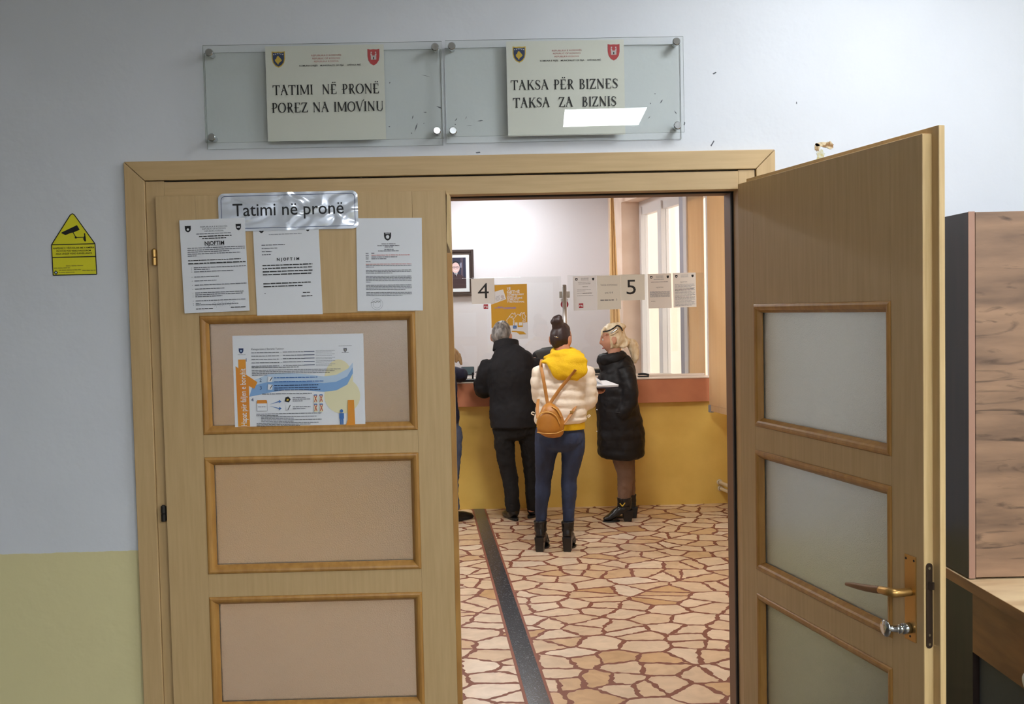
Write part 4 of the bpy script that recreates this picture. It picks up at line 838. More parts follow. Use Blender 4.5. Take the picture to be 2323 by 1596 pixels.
def dn1(s, w_, h_):
    hdr(s, w_, h_)
    for z, a, c_, m_ in ((.81, -.28, .25, M_PALEINK), (.765, -.26, .24, M_GREYINK), (.68, -.1, .13, M_GREYINK), (.60, -.33, .25, M_PALEINK), (.56, -.33, .02, M_PALEINK), (.50, -.33, .3, M_PALEINK), (.485, -.1, .3, M_GREYINK), (.42, -.33, .35, M_PALEINK)): s.words(w_*a, w_*c_, h_*z, .0036, m_)
    fij(s, -w_*.18, h_*.14, .019)
gpaper('window_notice', 'white notice with a dark red logo at the left end of the right screen', 1300, 626, 1355, 703, dn1, rot=-.01)
def dn2(s, w_, h_):
    s.text('TAKSA KOMUNALE', 0, h_*.70, .0175, M_GREYINK, width=w_*.72); s.text('prej 10 €', 0, h_*.47, .021, M_GREYINK, width=w_*.34); s.words(-w_*.37, w_*.22, h_*.265, .0075, M_GREYINK); s.text('5', w_*.32, h_*.262, .022, M_GREYINK)
gpaper('price_notice', 'white sheet announcing TAKSA KOMUNALE prej 10 €', 1354, 625, 1409, 701, dn2, M_CREAM)
gpaper('number_sheet', 'white sheet printed with a large 5', 1408, 623, 1463, 680, lambda s, w_, h_: s.text('5', -.014, .052, .180, M_INK, bold=0, width=.080), M_CREAM)
def dn3(s, w_, h_):
    hdr(s, w_, h_); s.words(-w_*.25, w_*.2, h_*.83, .004, M_PALEINK); s.words(-w_*.37, w_*.36, h_*.755, .004, M_GREYINK); s.text('NJOFTIM', w_*.0, h_*.585, .014, M_GREYINK, width=w_*.3)
    for k in range(7): s.words(-w_*.42, w_*.43, h_*(.475-.025*k), .0045, M_PALEINK)
    s.words(-w_*.38, -w_*.2, h_*.2, .0036, M_GREYINK)
gpaper('window_notice', 'grey notice headed NJOFTIM to the right of the number 5', 1470, 621, 1524, 698, dn3, M_GREYPAPER, rot=-.01)
def dn4(s, w_, h_):
    hdr(s, w_, h_); s.text('NJOFTIM', -w_*.04, h_*.72, .013, M_GREYINK, width=w_*.3)
    for k in range(19): s.words(-w_*.42, w_*(.42, .45, .3, .44)[k % 4], h_*(.66-.034*k), .0046, M_GREYINK if k in (4, 5, 11) else M_PALEINK)
gpaper('window_notice', 'grey densely printed notice at the right end of the glass', 1527, 619, 1580, 696, dn4, M_GREYPAPER, rot=-.01)

# picture on the far wall
YP = 7.57; a = at(1000, 567, YP); c = at(1072, 671, YP)
pf = thing('framed_portrait', 'dark framed portrait of a smiling man in glasses on the far wall', 'picture', ((a.x+c.x)/2, YP, c.z)); hw = (c.x-a.x)/2+.02; hh = a.z-c.z
b = NB()
for q0, q1, y_ in ((0, .028, -.02), (.028, .048, -.012)):
    for (x0, x1, z0, z1) in ((-hw+q0, -hw+q1, q0, hh-q0), (hw-q1, hw-q0, q0, hh-q0), (-hw+q1, hw-q1, q0, q1), (-hw+q1, hw-q1, hh-q1, hh-q0)): box(b, x0, x1, y_, .025, z0, z1)
obj('frame', b, mat('dark_walnut_frame', (58, 44, 40), .4), pf, bevel=.003)
s = Sheet('portrait_print', [M_PAPER, M_INK], V((0, 0, 0))); s.base([(-hw+.045, .045), (hw-.045, .045), (hw-.045, hh-.045), (-hw+.045, hh-.045)], M_PAPER, .004)
BK = mat('dark_bookcase_print', (40, 42, 66), .5); SKP = mat('skin_print', (222, 190, 188), .5); SUIT = mat('suit_print', (66, 46, 52), .5); BOOK = mat('book_spine_print', (150, 150, 172), .5); WOODP = mat('shelf_print', (104, 84, 92), .5)
ix0, ix1, iz0, iz1 = -hw+.085, hw-.085, .085, hh-.085
s.rect(ix0, iz0, ix1, iz1, BK)
cx_ = at(1034, 620, YP).x-pf.location.x
for x_ in (.058, .072, -.09): s.rect(cx_+x_, iz0+.1, cx_+x_+.006, iz1, WOODP)
for k in range(7): s.rect(cx_-.03+.014*k, iz1-.11, cx_-.03+.014*k+.011, iz1-.055-.006*(k % 3), BOOK)
s.poly([(ix0, iz0), (ix1, iz0), (ix1, iz0+.11), (cx_+.05, iz0+.15), (cx_, iz0+.165), (ix0, iz0+.15)], SUIT)
fz = iz0+.225
s.poly([(cx_-.016, fz-.05), (cx_+.02, fz-.055), (cx_+.004, fz-.1)], M_PAPER); s.ell(cx_, fz+.012, .048, .062, M_INK); s.ell(cx_, fz, .043, .058, SKP)
s.line([(cx_-.036, fz+.006), (cx_+.036, fz+.008)], .006, M_INK); 
for q in (-1, 1): s.line([(cx_+q*.018+.014*math.cos(a_*.5), fz+.002+.010*math.sin(a_*.5)) for a_ in range(13)], .002, M_INK)
s.line([(cx_-.018, fz-.028), (cx_, fz-.034), (cx_+.018, fz-.028)], .005, M_PAPER); s.rect(cx_-.004, fz-.1, cx_+.006, fz-.055, M_INK)
s.done(None, None, parent=pf)

# heating pipes and small things on the counter
M_PIPE = mat('cream_pipe_paint', (226, 212, 184), .4)
for px, py, lab in ((1634, 1094, 'upper cream heating pipe low beside the counter end'), (1636, 1108, 'lower cream heating pipe low beside the counter end')):
    p = at(px, py, 5.065); t = thing('heating_pipe', lab, 'pipe', p, 'cream heating pipes'); dv = V((.189, -1, 0)).normalized()
    b = NB(); tube(b, [V((0, .028, 0)), V((0, 0, 0)), dv*.03+V((0, .0, 0)), dv*.12, dv*1.6], [.015]*5, n=14, ref=(0, 0, 1)); obj('pipe', b, M_PIPE, t, True)
    b = NB(); cyl(b, (0, .032, 0), (0, .024, 0), .024, n=18); obj('wall_rose', b, M_PIPE, t)
p = at(1061, 848, 5.16); t = thing('card_terminal', 'small black device with a tilted screen at the left end of the counter', 'device', (p.x, 5.16, CT))
b = NB(); Mt = Matrix.Rotation(-.25, 4, 'X'); box(b, -.055, .055, -.012, .012, .05, .125, 0, Mt); obj('screen', b, M_BLACKPL, t, bevel=.006)
b = NB(); box(b, .035, .05, -.008, .03, .0, .075); obj('stand', b, M_BLACKPL, t, bevel=.003)
b = NB(); box(b, -.06, .06, -.05, .045, 0, .012); obj('base', b, M_BLACKPL, t, bevel=.004)
b = NB(); box(b, -.05, .05, -.0145, -.0118, .055, .12, 0, Mt); obj('display', b, mat('teal_display', (74, 96, 104), .2), t)
p = at(1097, 850, 5.13)
b = NB(); 
for k, (dx, dy, a_) in enumerate(((0, 0, .25), (.01, .02, .1), (.02, -.01, .4))):
    Mz = Matrix.Translation((p.x+dx, 5.125+dy*.5, CT+.066+.004*k)) @ Matrix.Rotation(a_, 4, 'Y') @ Matrix.Rotation(-.7, 4, 'X') @ Matrix.Rotation(.2*k, 4, 'Z'); box(b, -.06, .06, -.085, .085, -.0006, .0006, 0, Mz)
tag(obj('loose_papers', b, M_PAPER), 'loose white papers propped on the counter beside the black device', 'papers')
p = at(1065, 858, 5.11); b = NB(); box(b, p.x-.06, p.x+.075, 5.07, 5.14, CT, CT+.022); tag(obj('ink_pad', b, M_BLACKPL, None, bevel=.003), 'flat black pad on the counter edge under the papers', 'pad')
p = at(1460, 851, 5.19); t = thing('stapler', 'small black stapler on the counter below the window', 'stapler', (p.x, 5.19, CT)); b = NB(); tube(b, [(-.045, 0, .024), (0, 0, .026), (.045, 0, .018)], [(.012, .009)]*3, n=10, ref=(0, 1, 0)); obj('arm', b, M_BLACKPL, t, True); b = NB(); box(b, -.05, .045, -.014, .014, 0, .01); obj('base', b, M_BLACKPL, t, bevel=.003)
p = at(1345, 842, 5.5); t = thing('printer', 'low black printer behind the glass beside the blonde woman', 'printer', (p.x, 5.48, CT)); zt_ = at(1345, 835, 5.4).z-CT
b = NB(); box(b, -.14, .17, -.09, .12, 0, zt_-.012); obj('case', b, M_BLACKPL, t, bevel=.008); b = NB(); box(b, -.13, .16, -.085, .11, zt_-.011, zt_); tag(obj('lid', b, M_GREYPL, t, bevel=.004), 'grey lid'); b = NB(); box(b, -.08, .11, -.105, -.09, .02, .03); obj('paper_tray', b, M_GREYPL, t)
# office chair behind the counter
pc = at(1262, 785, 5.95); t = thing('office_chair', 'black high backed office chair behind the glass between the customers', 'chair', (pc.x, 6.0, 0)); hz = pc.z
M_CHAIR = mat('black_upholstery', (26, 26, 30), .7, bump=.2, nscale=60)
b = NB(); tube(b, [(0, .02, .78), (0, 0, 1.0), (0, -.01, 1.25), (0, .01, hz-.06), (0, .02, hz-.015)], [(.20, .05), (.235, .055), (.225, .05), (.19, .045), (.13, .03)], n=24); obj('backrest', b, M_CHAIR, t, True)
b = NB(); tube(b, [(0, .02, .66), (0, .3, .67), (0, .52, .66)], [(.23, .05), (.25, .055), (.22, .045)], n=24); obj('seat', b, M_CHAIR, t, True)
b = NB(); cyl(b, (0, .27, .12), (0, .27, .62), .03); cyl(b, (0, .03, .62), (0, .02, .85), .025); obj('column', b, M_BLACKPL, t)
for k in range(5):
    a_ = k*2*math.pi/5+.3; e_ = V((.3*math.cos(a_), .27+.3*math.sin(a_), .06)); b = NB(); tube(b, [V((0, .27, .13)), e_], [.025, .016], n=10); lg = obj('leg', b, M_BLACKPL, t, True); b = NB(); cyl(b, e_+V((-.012, 0, -.03)), e_+V((.012, 0, -.03)), .03, n=14); obj('caster', b, M_BLACKPL, lg)

# ================================================================ people
M_SKIN = mat('skin_light', (214, 160, 132), .5, col2=(204, 146, 120), nscale=14)
M_SKIN2 = mat('skin_warm', (198, 140, 110), .5, col2=(188, 128, 98), nscale=14)
M_EYE = mat('eye_white', (228, 226, 222), .2); M_IRIS = mat('iris_brown', (60, 42, 30), .2); M_LIP = mat('lips', (176, 96, 90), .45); M_BROW = mat('eyebrow_brown', (70, 52, 40), .7)
M_NAVYCOAT = mat('black_navy_cloth', (13, 13, 19), .8, col2=(18, 18, 25), nscale=8, bump=.15, bscale=300)
M_BLACKTR = mat('black_trouser_cloth', (16, 15, 17), .85, bump=.12, nscale=260)
M_BLKLEATHER = mat('black_leather', (22, 19, 20), .28, bump=.15, nscale=60)
M_PUFFER = mat('cream_puffer_nylon', (248, 236, 218), .42, bump=.35, nscale=26, stretch=(.7, .7, 1.6))
M_BLKPUFF = mat('black_puffer_nylon', (15, 14, 18), .55, spec=.35, bump=.25, nscale=20, stretch=(.7, .7, 1.8))
M_HOOD = mat('yellow_knit', (240, 196, 16), .8, col2=(228, 180, 10), nscale=12, bump=.3, bscale=120)
M_JEANS = mat('dark_blue_denim', (46, 60, 92), .75, col2=(34, 44, 70), nscale=7, stretch=(2, 2, .8), bump=.15, bscale=300)
M_JEANS2 = mat('washed_denim', (92, 104, 132), .75, col2=(66, 78, 108), nscale=9, bump=.15, bscale=200)
M_BROWNTR = mat('brown_trouser_cloth', (124, 96, 78), .75, col2=(108, 82, 66), nscale=9, bump=.1)
M_BAG = mat('mustard_leather', (190, 128, 46), .45, col2=(178, 116, 40), nscale=10, bump=.08, bscale=140)
M_STRAP = mat('tan_strap', (182, 124, 58), .5)
M_ZIP = mat('pale_zip', (216, 168, 92), .35, .3)
def hairmat(n, c1, c2, s=40): return mat(n, c1, .45, col2=c2, nscale=s, stretch=(1, 1, .25), detail=6, contrast=(.3, .7), bump=.5)
M_HGREY = hairmat('grey_hair', (58, 56, 57), (168, 164, 160), 45); M_HDARK = hairmat('dark_brown_hair', (34, 22, 22), (58, 38, 36)); M_HBLOND = hairmat('blonde_hair', (212, 184, 140), (250, 236, 206), 36); M_HFAIR = hairmat('fair_brown_hair', (150, 116, 78), (206, 172, 124))

def basis(fwd, upv=V((0, 0, 1))):
    f = V(fwd).normalized(); s = f.cross(upv).normalized(); u = s.cross(f); return Matrix((s, f, u)).transposed()      # columns: right, forward, up
def head_point(x, y, z):
    """Unit sphere direction -> head surface in local right / forward / up metres."""
    X, Y, Z = x*.075, y*.095, z*.118
    if z < -.15:
        t = min(1, (-.15-z)/.85); X *= 1-.34*t; Y = Y*(1-.22*t)+(.020*t if y > 0 else .018*t)
    if y > 0:
        g = lambda a, c, wd: math.exp(-((a-c)/wd)**2)
        Y += .024*g(x, 0, .13)*g(z, -.22, .17)*y + .010*g(x, 0, .16)*g(z, .02, .22)*y     # nose
        Y -= .008*(g(x, .36, .17)+g(x, -.36, .17))*g(z, .03, .13)*y                          # eye sockets
        Y += .006*g(x, 0, .45)*g(z, .24, .1)*y                                              # brow
        Y += .006*g(x, 0, .24)*g(z, -.52, .06)*y+.006*g(x, 0, .24)*g(z, -.63, .06)*y         # lips
        Y += .008*g(x, 0, .22)*g(z, -.88, .14)*y                                            # chin
    return V((X, Y, Z))
def add_head(bm, c, B, k=1.0):
    res = bmesh.ops.create_uvsphere(bm, u_segments=48, v_segments=36, radius=1)
    for v in res['verts']: v.co = V(c)+B @ (head_point(*v.co)*k)
    for s in (-1, 1):
        e = V(c)+B @ (V((s*.073, -.006, -.012))*k); tube(bm, [e+B @ V((s*.004, 0, -.030)), e+B @ V((s*.010, -.006, -.004)), e+B @ V((s*.011, -.008, .026))], [(.008, .010), (.009, .018), (.008, .015)], n=12, ref=B @ V((1, 0, 0)), sub=4)
def face_parts(root, c, B, k=1.0, brow=None):
    for s in (-1, 1):
        e = V(c)+B @ (V((s*.029, .0765, .003))*k); b = NB(); blob(b, e, (.0125*k,)*3, n=16); blob(b, e+B @ V((0, .0085*k, 0)), (.006*k, .005*k, .006*k), B, n=12, mi=1); obj('eye', b, [M_EYE, M_IRIS], root, True)
        b = NB(); tube(b, [V(c)+B @ (V(p)*k) for p in ((s*.014, .091, .024), (s*.030, .088, .030), (s*.046, .077, .025))], [(.003, .0035)]*3, n=8, sub=4); obj('eyebrow', b, brow or M_BROW, root, True)
    b = NB(); tube(b, [V(c)+B @ (V(p)*k) for p in ((-.022, .080, -.068), (0, .092, -.067), (.022, .080, -.068))], [(.004, .003), (.006, .0065), (.004, .003)], n=10, ref=B @ V((0, 1, 0)), sub=4); obj('lips', b, M_LIP, root, True)
def hand(bm, wr, d, pn, th, curl=.5, k=1.0):
    """wr wrist, d pointing direction, pn palm normal, th direction of the thumb side."""
    d = V(d).normalized(); th = V(th); th = (th-d*th.dot(d)).normalized(); pn = d.cross(th)*(1 if d.cross(th).dot(V(pn)) > 0 else -1)
    tube(bm, [wr-d*.02, wr+d*.03, wr+d*.065, wr+d*.088], [(.026*k, .019*k), (.036*k, .016*k), (.041*k, .015*k), (.038*k, .013*k)], n=16, ref=th, sub=4)
    for off, ln in ((.029, .066), (.010, .076), (-.010, .071), (-.028, .056)):
        p = wr+d*(.086-abs(off-.005)*.15)+th*off*k; a = 0.0; P = [p-d*.015, p]; dd = d.copy()
        for seg, bend in ((.45, .35), (.32, .9), (.23, .6)):
            a += bend*curl; dd = d*math.cos(a)+pn*math.sin(a); p = p+dd*ln*seg*k; P.append(p.copy())
        tube(bm, P, [.0085*k, .0088*k, .0082*k, .0076*k, .0062*k], n=10, ref=th, sub=3)
    p = wr+d*.028+th*.030*k; t1 = (th*.75+d*.7+pn*.25).normalized(); t2 = (th*.25+d*.95+pn*.35).normalized()
    tube(bm, [p-t1*.02, p, p+t1*.034*k, p+t1*.034*k+t2*.028*k], [.011*k, .0105*k, .0095*k, .007*k], n=10, ref=pn, sub=4)
def foot(bm, an, d, heel=0.0, k=1.0):
    if heel:            # a foot raised on a heel, inside its boot
        d = V(d).normalized(); s = d.cross(V((0, 0, 1))); g = V((an.x, an.y, 0))
        tube(bm, [an, g+V((0, 0, .075+heel)), g+d*.02+V((0, 0, .045+heel)), g+d*.06+V((0, 0, .034+heel*.5)), g+d*.11+V((0, 0, .030))], [.024, .024, .021, .018, .012], n=14, ref=s, sub=5); return
    d = V(d).normalized(); z0 = 0.0; s = d.cross(V((0, 0, 1)))
    tube(bm, [an, V((an.x, an.y, .07+heel))-d*.01, V((an.x, an.y, .04+heel))+d*.02, V((an.x, an.y, .035+heel*.45))+d*.10, V((an.x, an.y, .022))+d*.175], [.036*k, .04*k, (.034*k, .035*k), (.04*k, .026*k), (.03*k, .016*k)], n=16, ref=s, sub=5)
def body(root, J, B, Bh, m, k=1.0, curlL=.6, curlR=.6, hands=True, heel=0.0, w_=1.0):
    bm = NB(); r = B @ V((1, 0, 0))
    pel, ch, nk, hd = J['pelvis'], J['chest'], J['neck'], J['head']; sh = (J['shL']+J['shR'])/2
    tube(bm, [pel-V((0, 0, .09)), pel, pel.lerp(ch, .45), ch, sh+V((0, 0, -.01)), nk+V((0, 0, -.01))], [(.14*w_, .09*w_), (.15*w_, .10*w_), (.125*w_, .09*w_), (.15*w_, .105), (.135*w_, .08), (.06, .055)], n=24, ref=r)
    tube(bm, [nk-V((0, 0, .04)), nk.lerp(hd, .35), nk.lerp(hd, .8)+Bh @ V((0, -.012, 0))], [.06*k, .052*k, .05*k], n=16, ref=r)
    add_head(bm, hd, Bh, k)
    for q, c in (('L', curlL), ('R', curlR)):
        s, e, w = J['sh'+q], J['el'+q], J['wr'+q]; tube(bm, [s, s.lerp(e, .35), e, e.lerp(w, .35), w], [.047*k, .044*k, .037*k, .036*k, .024*k], n=14, ref=(0, 1, .01))
        if hands:
            hd_ = J.get('hand'+q) or ((w-e).normalized(), V((0, 0, -1)), (r if q == 'L' else -r)); hand(bm, w, *hd_, curl=c, k=.95*k)
        h, n_, a = J['hip'+q], J['kn'+q], J['an'+q]; tube(bm, [h+V((0, 0, .06)), h.lerp(n_, .3), n_, n_.lerp(a, .3), n_.lerp(a, .75), a], [.066*w_, .058*w_, .042, .042, .028, .026], n=16, ref=r)
        foot(bm, a, J['ft'+q], heel)
    o = skin('body', bm, m, root, .0068, 2); return o
def rows_tube(bm, rows, Y, n=32, sub=6, fn=None, dome=False):
    P = []; R2 = []
    for rw in rows:
        dy = rw[4] if len(rw) > 4 else 0; y = Y+dy; c = at((rw[0]+rw[1])/2, rw[2], y); P.append(c); R2.append(((rw[1]-rw[0])/2*mpp(y), rw[3]))
    return tube(bm, P, R2, n=n, ref=(1, 0, 0), sub=sub, fn=fn, dome=dome)
def px_tube(bm, pts, n=18, sub=6, ref=(0, 1, .01), fn=None, dome=True):
    return tube(bm, [at(p[0], p[1], p[2]) for p in pts], [p[3] for p in pts], n=n, ref=ref, sub=sub, fn=fn, dome=dome)
def quilt(per, dep, ph=0.0): return lambda s, t: 1+dep*(math.sqrt(abs(math.sin(math.pi*(s+ph)/per)))-.62)
def hair_cap(root, c, B, m, k, keep, name='hair', grow=1.09, disp=.012, size=.03, extra=None, voxel=.008):
    """Volume of hair over the part of the head that keep(x, y, z) accepts."""
    bm = NB(); res = bmesh.ops.create_uvsphere(bm, u_segments=40, v_segments=30, radius=1)
    for v in res['verts']:
        x, y, z = v.co; f = keep(x, y, z); v.co = V(c)+B @ (head_point(x, min(y, .93), z)*k*(.86+(grow-.86)*max(0.0, min(1.0, f))))
    if extra: extra(bm)
    return skin(name, bm, m, root, voxel, 3, [(size, disp)])
def shoe_sole(root, bm_name, an, d, m, ln=.285, wd=.05, th=.022, back=.085):
    d = V(d).normalized(); s = d.cross(V((0, 0, 1))); b = NB(); pts = []
    for k in range(24):
        a = 2*math.pi*k/24; t = math.cos(a); ww = wd*(.82+.18*t) if t > 0 else wd*.78; pts.append(V((an.x, an.y, 0))+d*(-back+ln/2+ln/2*t)+s*ww*math.sin(a))
    hull(b, [p+V((0, 0, .001)) for p in pts], [p+V((0, 0, th)) for p in pts]); return obj('sole', b, m, root, bevel=.004)

# ---------------------------------------------------------------- man in the dark jacket
Y = 4.62
man = thing('person', 'grey haired person in a black jacket and black trousers leaning on the counter', 'person', (at(1183, 1170, 4.66).x, 4.66, 0))
man_l = -V(man.location)
def settle(root):
    """Children were built in world space: move them into the thing's own space."""
    for ch in [o for o in COL.objects if o.parent == root]:
        ch.matrix_parent_inverse = Matrix.Translation(-V(root.location))
B = basis((-.06, 1, 0)); Bh = basis((.35, 1, -.18))
J = dict(pelvis=at(1170, 962, 4.66), chest=at(1161, 846, 4.67), neck=at(1148, 796, 4.71), head=at(1138, 762, 4.76), shL=at(1110, 820, 4.68), shR=at(1207, 816, 4.68), elL=at(1098, 884, 4.76), elR=at(1222, 884, 4.78), wrL=at(1089, 867, 4.93), wrR=at(1192, 866, 4.93), hipL=at(1147, 972, 4.66), hipR=at(1197, 972, 4.68), knL=at(1155, 1072, 4.68), knR=at(1206, 1072, 4.72), anL=at(1164, 1150, 4.66), anR=at(1209, 1147, 4.74), ftL=V((-.35, 1, 0)), ftR=V((.55, 1, 0)))
J['handL'] = (V((.1, 1, .28)), V((0, .3, -1)), V((1, 0, 0))); J['handR'] = (V((-.2, 1, .28)), V((0, .3, -1)), V((-1, 0, 0)))
body(man, J, B, Bh, M_SKIN, w_=.8); face_parts(man, J['head'], Bh)
hair_cap(man, J['head'], Bh, M_HGREY, 1.0, lambda x, y, z: (1 if z > .55 else 1-max(0, (y-.12)/.35)) * (1 if z > -.42 else max(0, 1-(-.42-z)/.25)), grow=1.075, disp=.012, size=.02)
bm = NB(); rows_tube(bm, [(1123, 1173, 779, .075, .10), (1121, 1177, 792, .09, .09), (1110, 1196, 806, .115, .06), (1103, 1212, 822, .14, .05), (1104, 1216, 850, .155, .05), (1109, 1216, 885, .15, .05), (1112, 1216, 905, .148, .05), (1111, 1218, 935, .16, .05), (1113, 1219, 968, .158, .05)], Y)
px_tube(bm, [(1109, 822, 4.68, .068), (1102, 852, 4.70, .074), (1098, 884, 4.77, .074), (1092, 877, 4.86, .064), (1087, 866, 4.94, .05)])
px_tube(bm, [(1208, 820, 4.68, .068), (1222, 850, 4.70, .07), (1222, 880, 4.79, .066), (1205, 872, 4.87, .055), (1192, 866, 4.94, .046)])
jk = skin('jacket', bm, M_NAVYCOAT, man, .010, 4, [(.11, .022), (.03, .006)])
bm = NB(); rows_tube(bm, [(1121, 1177, 770, .07, .11), (1119, 1178, 783, .085, .10), (1117, 1180, 796, .09, .09)], Y); skin('collar', bm, M_NAVYCOAT, jk, .008, 3, [(.04, .008)])
bm = NB(); rows_tube(bm, [(1116, 1217, 945, .13, .05), (1117, 1219, 972, .13, .05), (1121, 1221, 988, .118, .05)], Y, dome=True)
px_tube(bm, [(1147, 966, 4.66, .088), (1144, 1000, 4.66, .084), (1149, 1045, 4.67, .072), (1155, 1075, 4.68, .066), (1160, 1110, 4.67, .062), (1164, 1158, 4.66, .058)], ref=(1, 0, 0))
px_tube(bm, [(1197, 966, 4.68, .088), (1201, 1000, 4.69, .082), (1205, 1045, 4.71, .07), (1207, 1075, 4.72, .064), (1208, 1110, 4.73, .06), (1210, 1154, 4.74, .057)], ref=(1, 0, 0))
skin('trousers', bm, M_BLACKTR, man, .009, 4, [(.06, .018), (.02, .006)])
for q in ('L', 'R'):
    bm = NB(); foot(bm, J['an'+q]-V((0, 0, .03)), J['ft'+q], 0, 1.25); sh_ = skin('shoe', bm, M_BLKLEATHER, man, .007, 2); shoe_sole(sh_, 's', J['an'+q], J['ft'+q], M_BLACKPL)

# ---------------------------------------------------------------- woman in the cream jacket
Y = 3.61
lady = thing('person', 'person in a cream puffer jacket, yellow hood and blue jeans with hair in a bun', 'person', (at(1262, 1245, 3.61).x, 3.61, 0))
B = basis((.12, 1, 0)); Bh = basis((.62, 1, -.12))
J = dict(pelvis=at(1269, 985, 3.61), chest=at(1276, 862, 3.61), neck=at(1279, 800, 3.62), head=at(1273, 768, 3.66), shL=at(1230, 834, 3.62), shR=at(1325, 834, 3.62), elL=at(1227, 900, 3.66), elR=at(1331, 908, 3.62), wrL=at(1262, 892, 3.86), wrR=at(1345, 888, 3.78), hipL=at(1243, 995, 3.61), hipR=at(1297, 995, 3.61), knL=at(1234, 1088, 3.63), knR=at(1289, 1088, 3.63), anL=at(1227, 1195, 3.63), anR=at(1288, 1198, 3.63), ftL=V((.25, 1, 0)), ftR=V((.22, 1, 0)))
J['handR'] = (V((.6, .8, -.05)), V((-.1, .1, 1)), V((-.6, .5, .3))); J['handL'] = (V((.8, .5, .1)), V((0, 0, 1)), V((-.4, .8, .2)))
body(lady, J, B, Bh, M_SKIN2, .93, .5, .7, heel=.085, w_=.86); face_parts(lady, J['head'], Bh, .93)
def bun(bm):
    c_ = at(1264, 728, 3.62); blob(bm, c_, (.042, .042, .035)); blob(bm, c_+V((-.022, 0, -.006)), (.026, .03, .024)); blob(bm, c_+V((.012, -.01, .026)), (.024, .026, .02)); blob(bm, c_+V((-.006, .0, .018)), (.028, .03, .022)); blob(bm, c_+V((.004, .01, -.035)), (.042, .045, .03))
hair_cap(lady, J['head'], Bh, M_HDARK, .95, lambda x, y, z: (1 if z > .5 else 1-max(0, (y-.02)/.3)) * (1 if z > -.55 else max(0, 1-(-.55-z)/.2)), grow=1.06, disp=.006, size=.02, extra=bun)
b = NB(); e = at(1262, 764, 3.56); tube(b, [e+V((-.014, -.008, .004)), e+V((0, -.012, 0)), e+V((.012, -.010, -.003))], [.003, .004, .003], n=8); obj('hair_clip', b, M_CHROME, lady, True)
bm = NB(); qf = quilt(.062, .095)
rows_tube(bm, [(1250, 1308, 800, .075, .02), (1234, 1324, 816, .115, .01), (1225, 1332, 838, .14), (1222, 1331, 868, .155), (1220, 1330, 900, .158), (1216, 1330, 930, .158), (1213, 1331, 948, .158), (1217, 1328, 959, .142)], Y, n=40, sub=10, fn=qf)
px_tube(bm, [(1230, 836, 3.62, .068), (1227, 868, 3.62, .07), (1230, 900, 3.68, .066), (1246, 895, 3.80, .056), (1260, 892, 3.87, .04)], n=24, sub=12, fn=qf)
px_tube(bm, [(1324, 836, 3.61, .070), (1329, 868, 3.61, .072), (1330, 906, 3.62, .072), (1339, 896, 3.71, .056), (1345, 889, 3.78, .038)], n=24, sub=12, fn=qf)
jk = skin('puffer_jacket', bm, M_PUFFER, lady, .0085, 2, [(.06, .010)])
bm = NB(); rows_tube(bm, [(1218, 1327, 957, .145), (1217, 1328, 966, .145), (1218, 1327, 971, .143)], Y); obj('sweater_hem', bm, M_HOOD, lady, True)
for pts in ([(1331, 945), (1336, 941), (1339, 943), (1334, 947)], [(1213, 936), (1208, 934), (1206, 938), (1212, 941)]):
    b = NB(); tube(b, [at(x, y, 3.6) for x, y in pts], [.004]*4, n=8); obj('drawcord', b, M_PUFFER, jk, True)
bm = NB(); cn = at(1279, 800, 3.62)
tube(bm, [cn+V((.075*math.cos(a), .07*math.sin(a), .004+.012*math.sin(a))) for a in [2*math.pi*k/12 for k in range(13)]], [(.026, .022)]*13, n=14, ref=(0, 0, 1), sub=4)
fold = lambda s, t: 1+.045*math.sin(s*150)
tube(bm, [at(1283, 802, 3.55), at(1281, 816, 3.475), at(1280, 832, 3.455), at(1272, 848, 3.452), at(1266, 859, 3.462)], [(.10, .04), (.148, .038), (.155, .036), (.095, .032), (.025, .018)], n=32, ref=(1, 0, .22), sub=10, fn=fold)
tube(bm, [at(1236, 812, 3.56), at(1255, 806, 3.49), at(1282, 806, 3.47), at(1310, 812, 3.50), at(1328, 824, 3.54)], [.016, .022, .025, .022, .014], n=14, ref=(0, 0, 1))
tag(skin('hood', bm, M_HOOD, lady, .0075, 2, [(.05, .008)]), 'yellow knitted hood')
bm = NB(); rows_tube(bm, [(1221, 1324, 962, .118), (1213, 1327, 985, .128, -.01), (1214, 1326, 1000, .125, -.015), (1222, 1318, 1012, .10, -.01)], Y, dome=True)
px_tube(bm, [(1243, 985, 3.60, .088), (1240, 1012, 3.60, .084), (1236, 1050, 3.61, .070), (1233, 1085, 3.63, .057), (1231, 1115, 3.62, .055), (1228, 1150, 3.63, .044), (1227, 1186, 3.63, .039)], ref=(1, 0, 0))
px_tube(bm, [(1298, 985, 3.60, .088), (1300, 1012, 3.60, .084), (1296, 1050, 3.61, .069), (1291, 1085, 3.63, .056), (1291, 1115, 3.62, .055), (1290, 1150, 3.63, .044), (1290, 1188, 3.63, .039)], ref=(1, 0, 0))
skin('jeans', bm, M_JEANS, lady, .0085, 3, [(.05, .008), (.015, .004)])
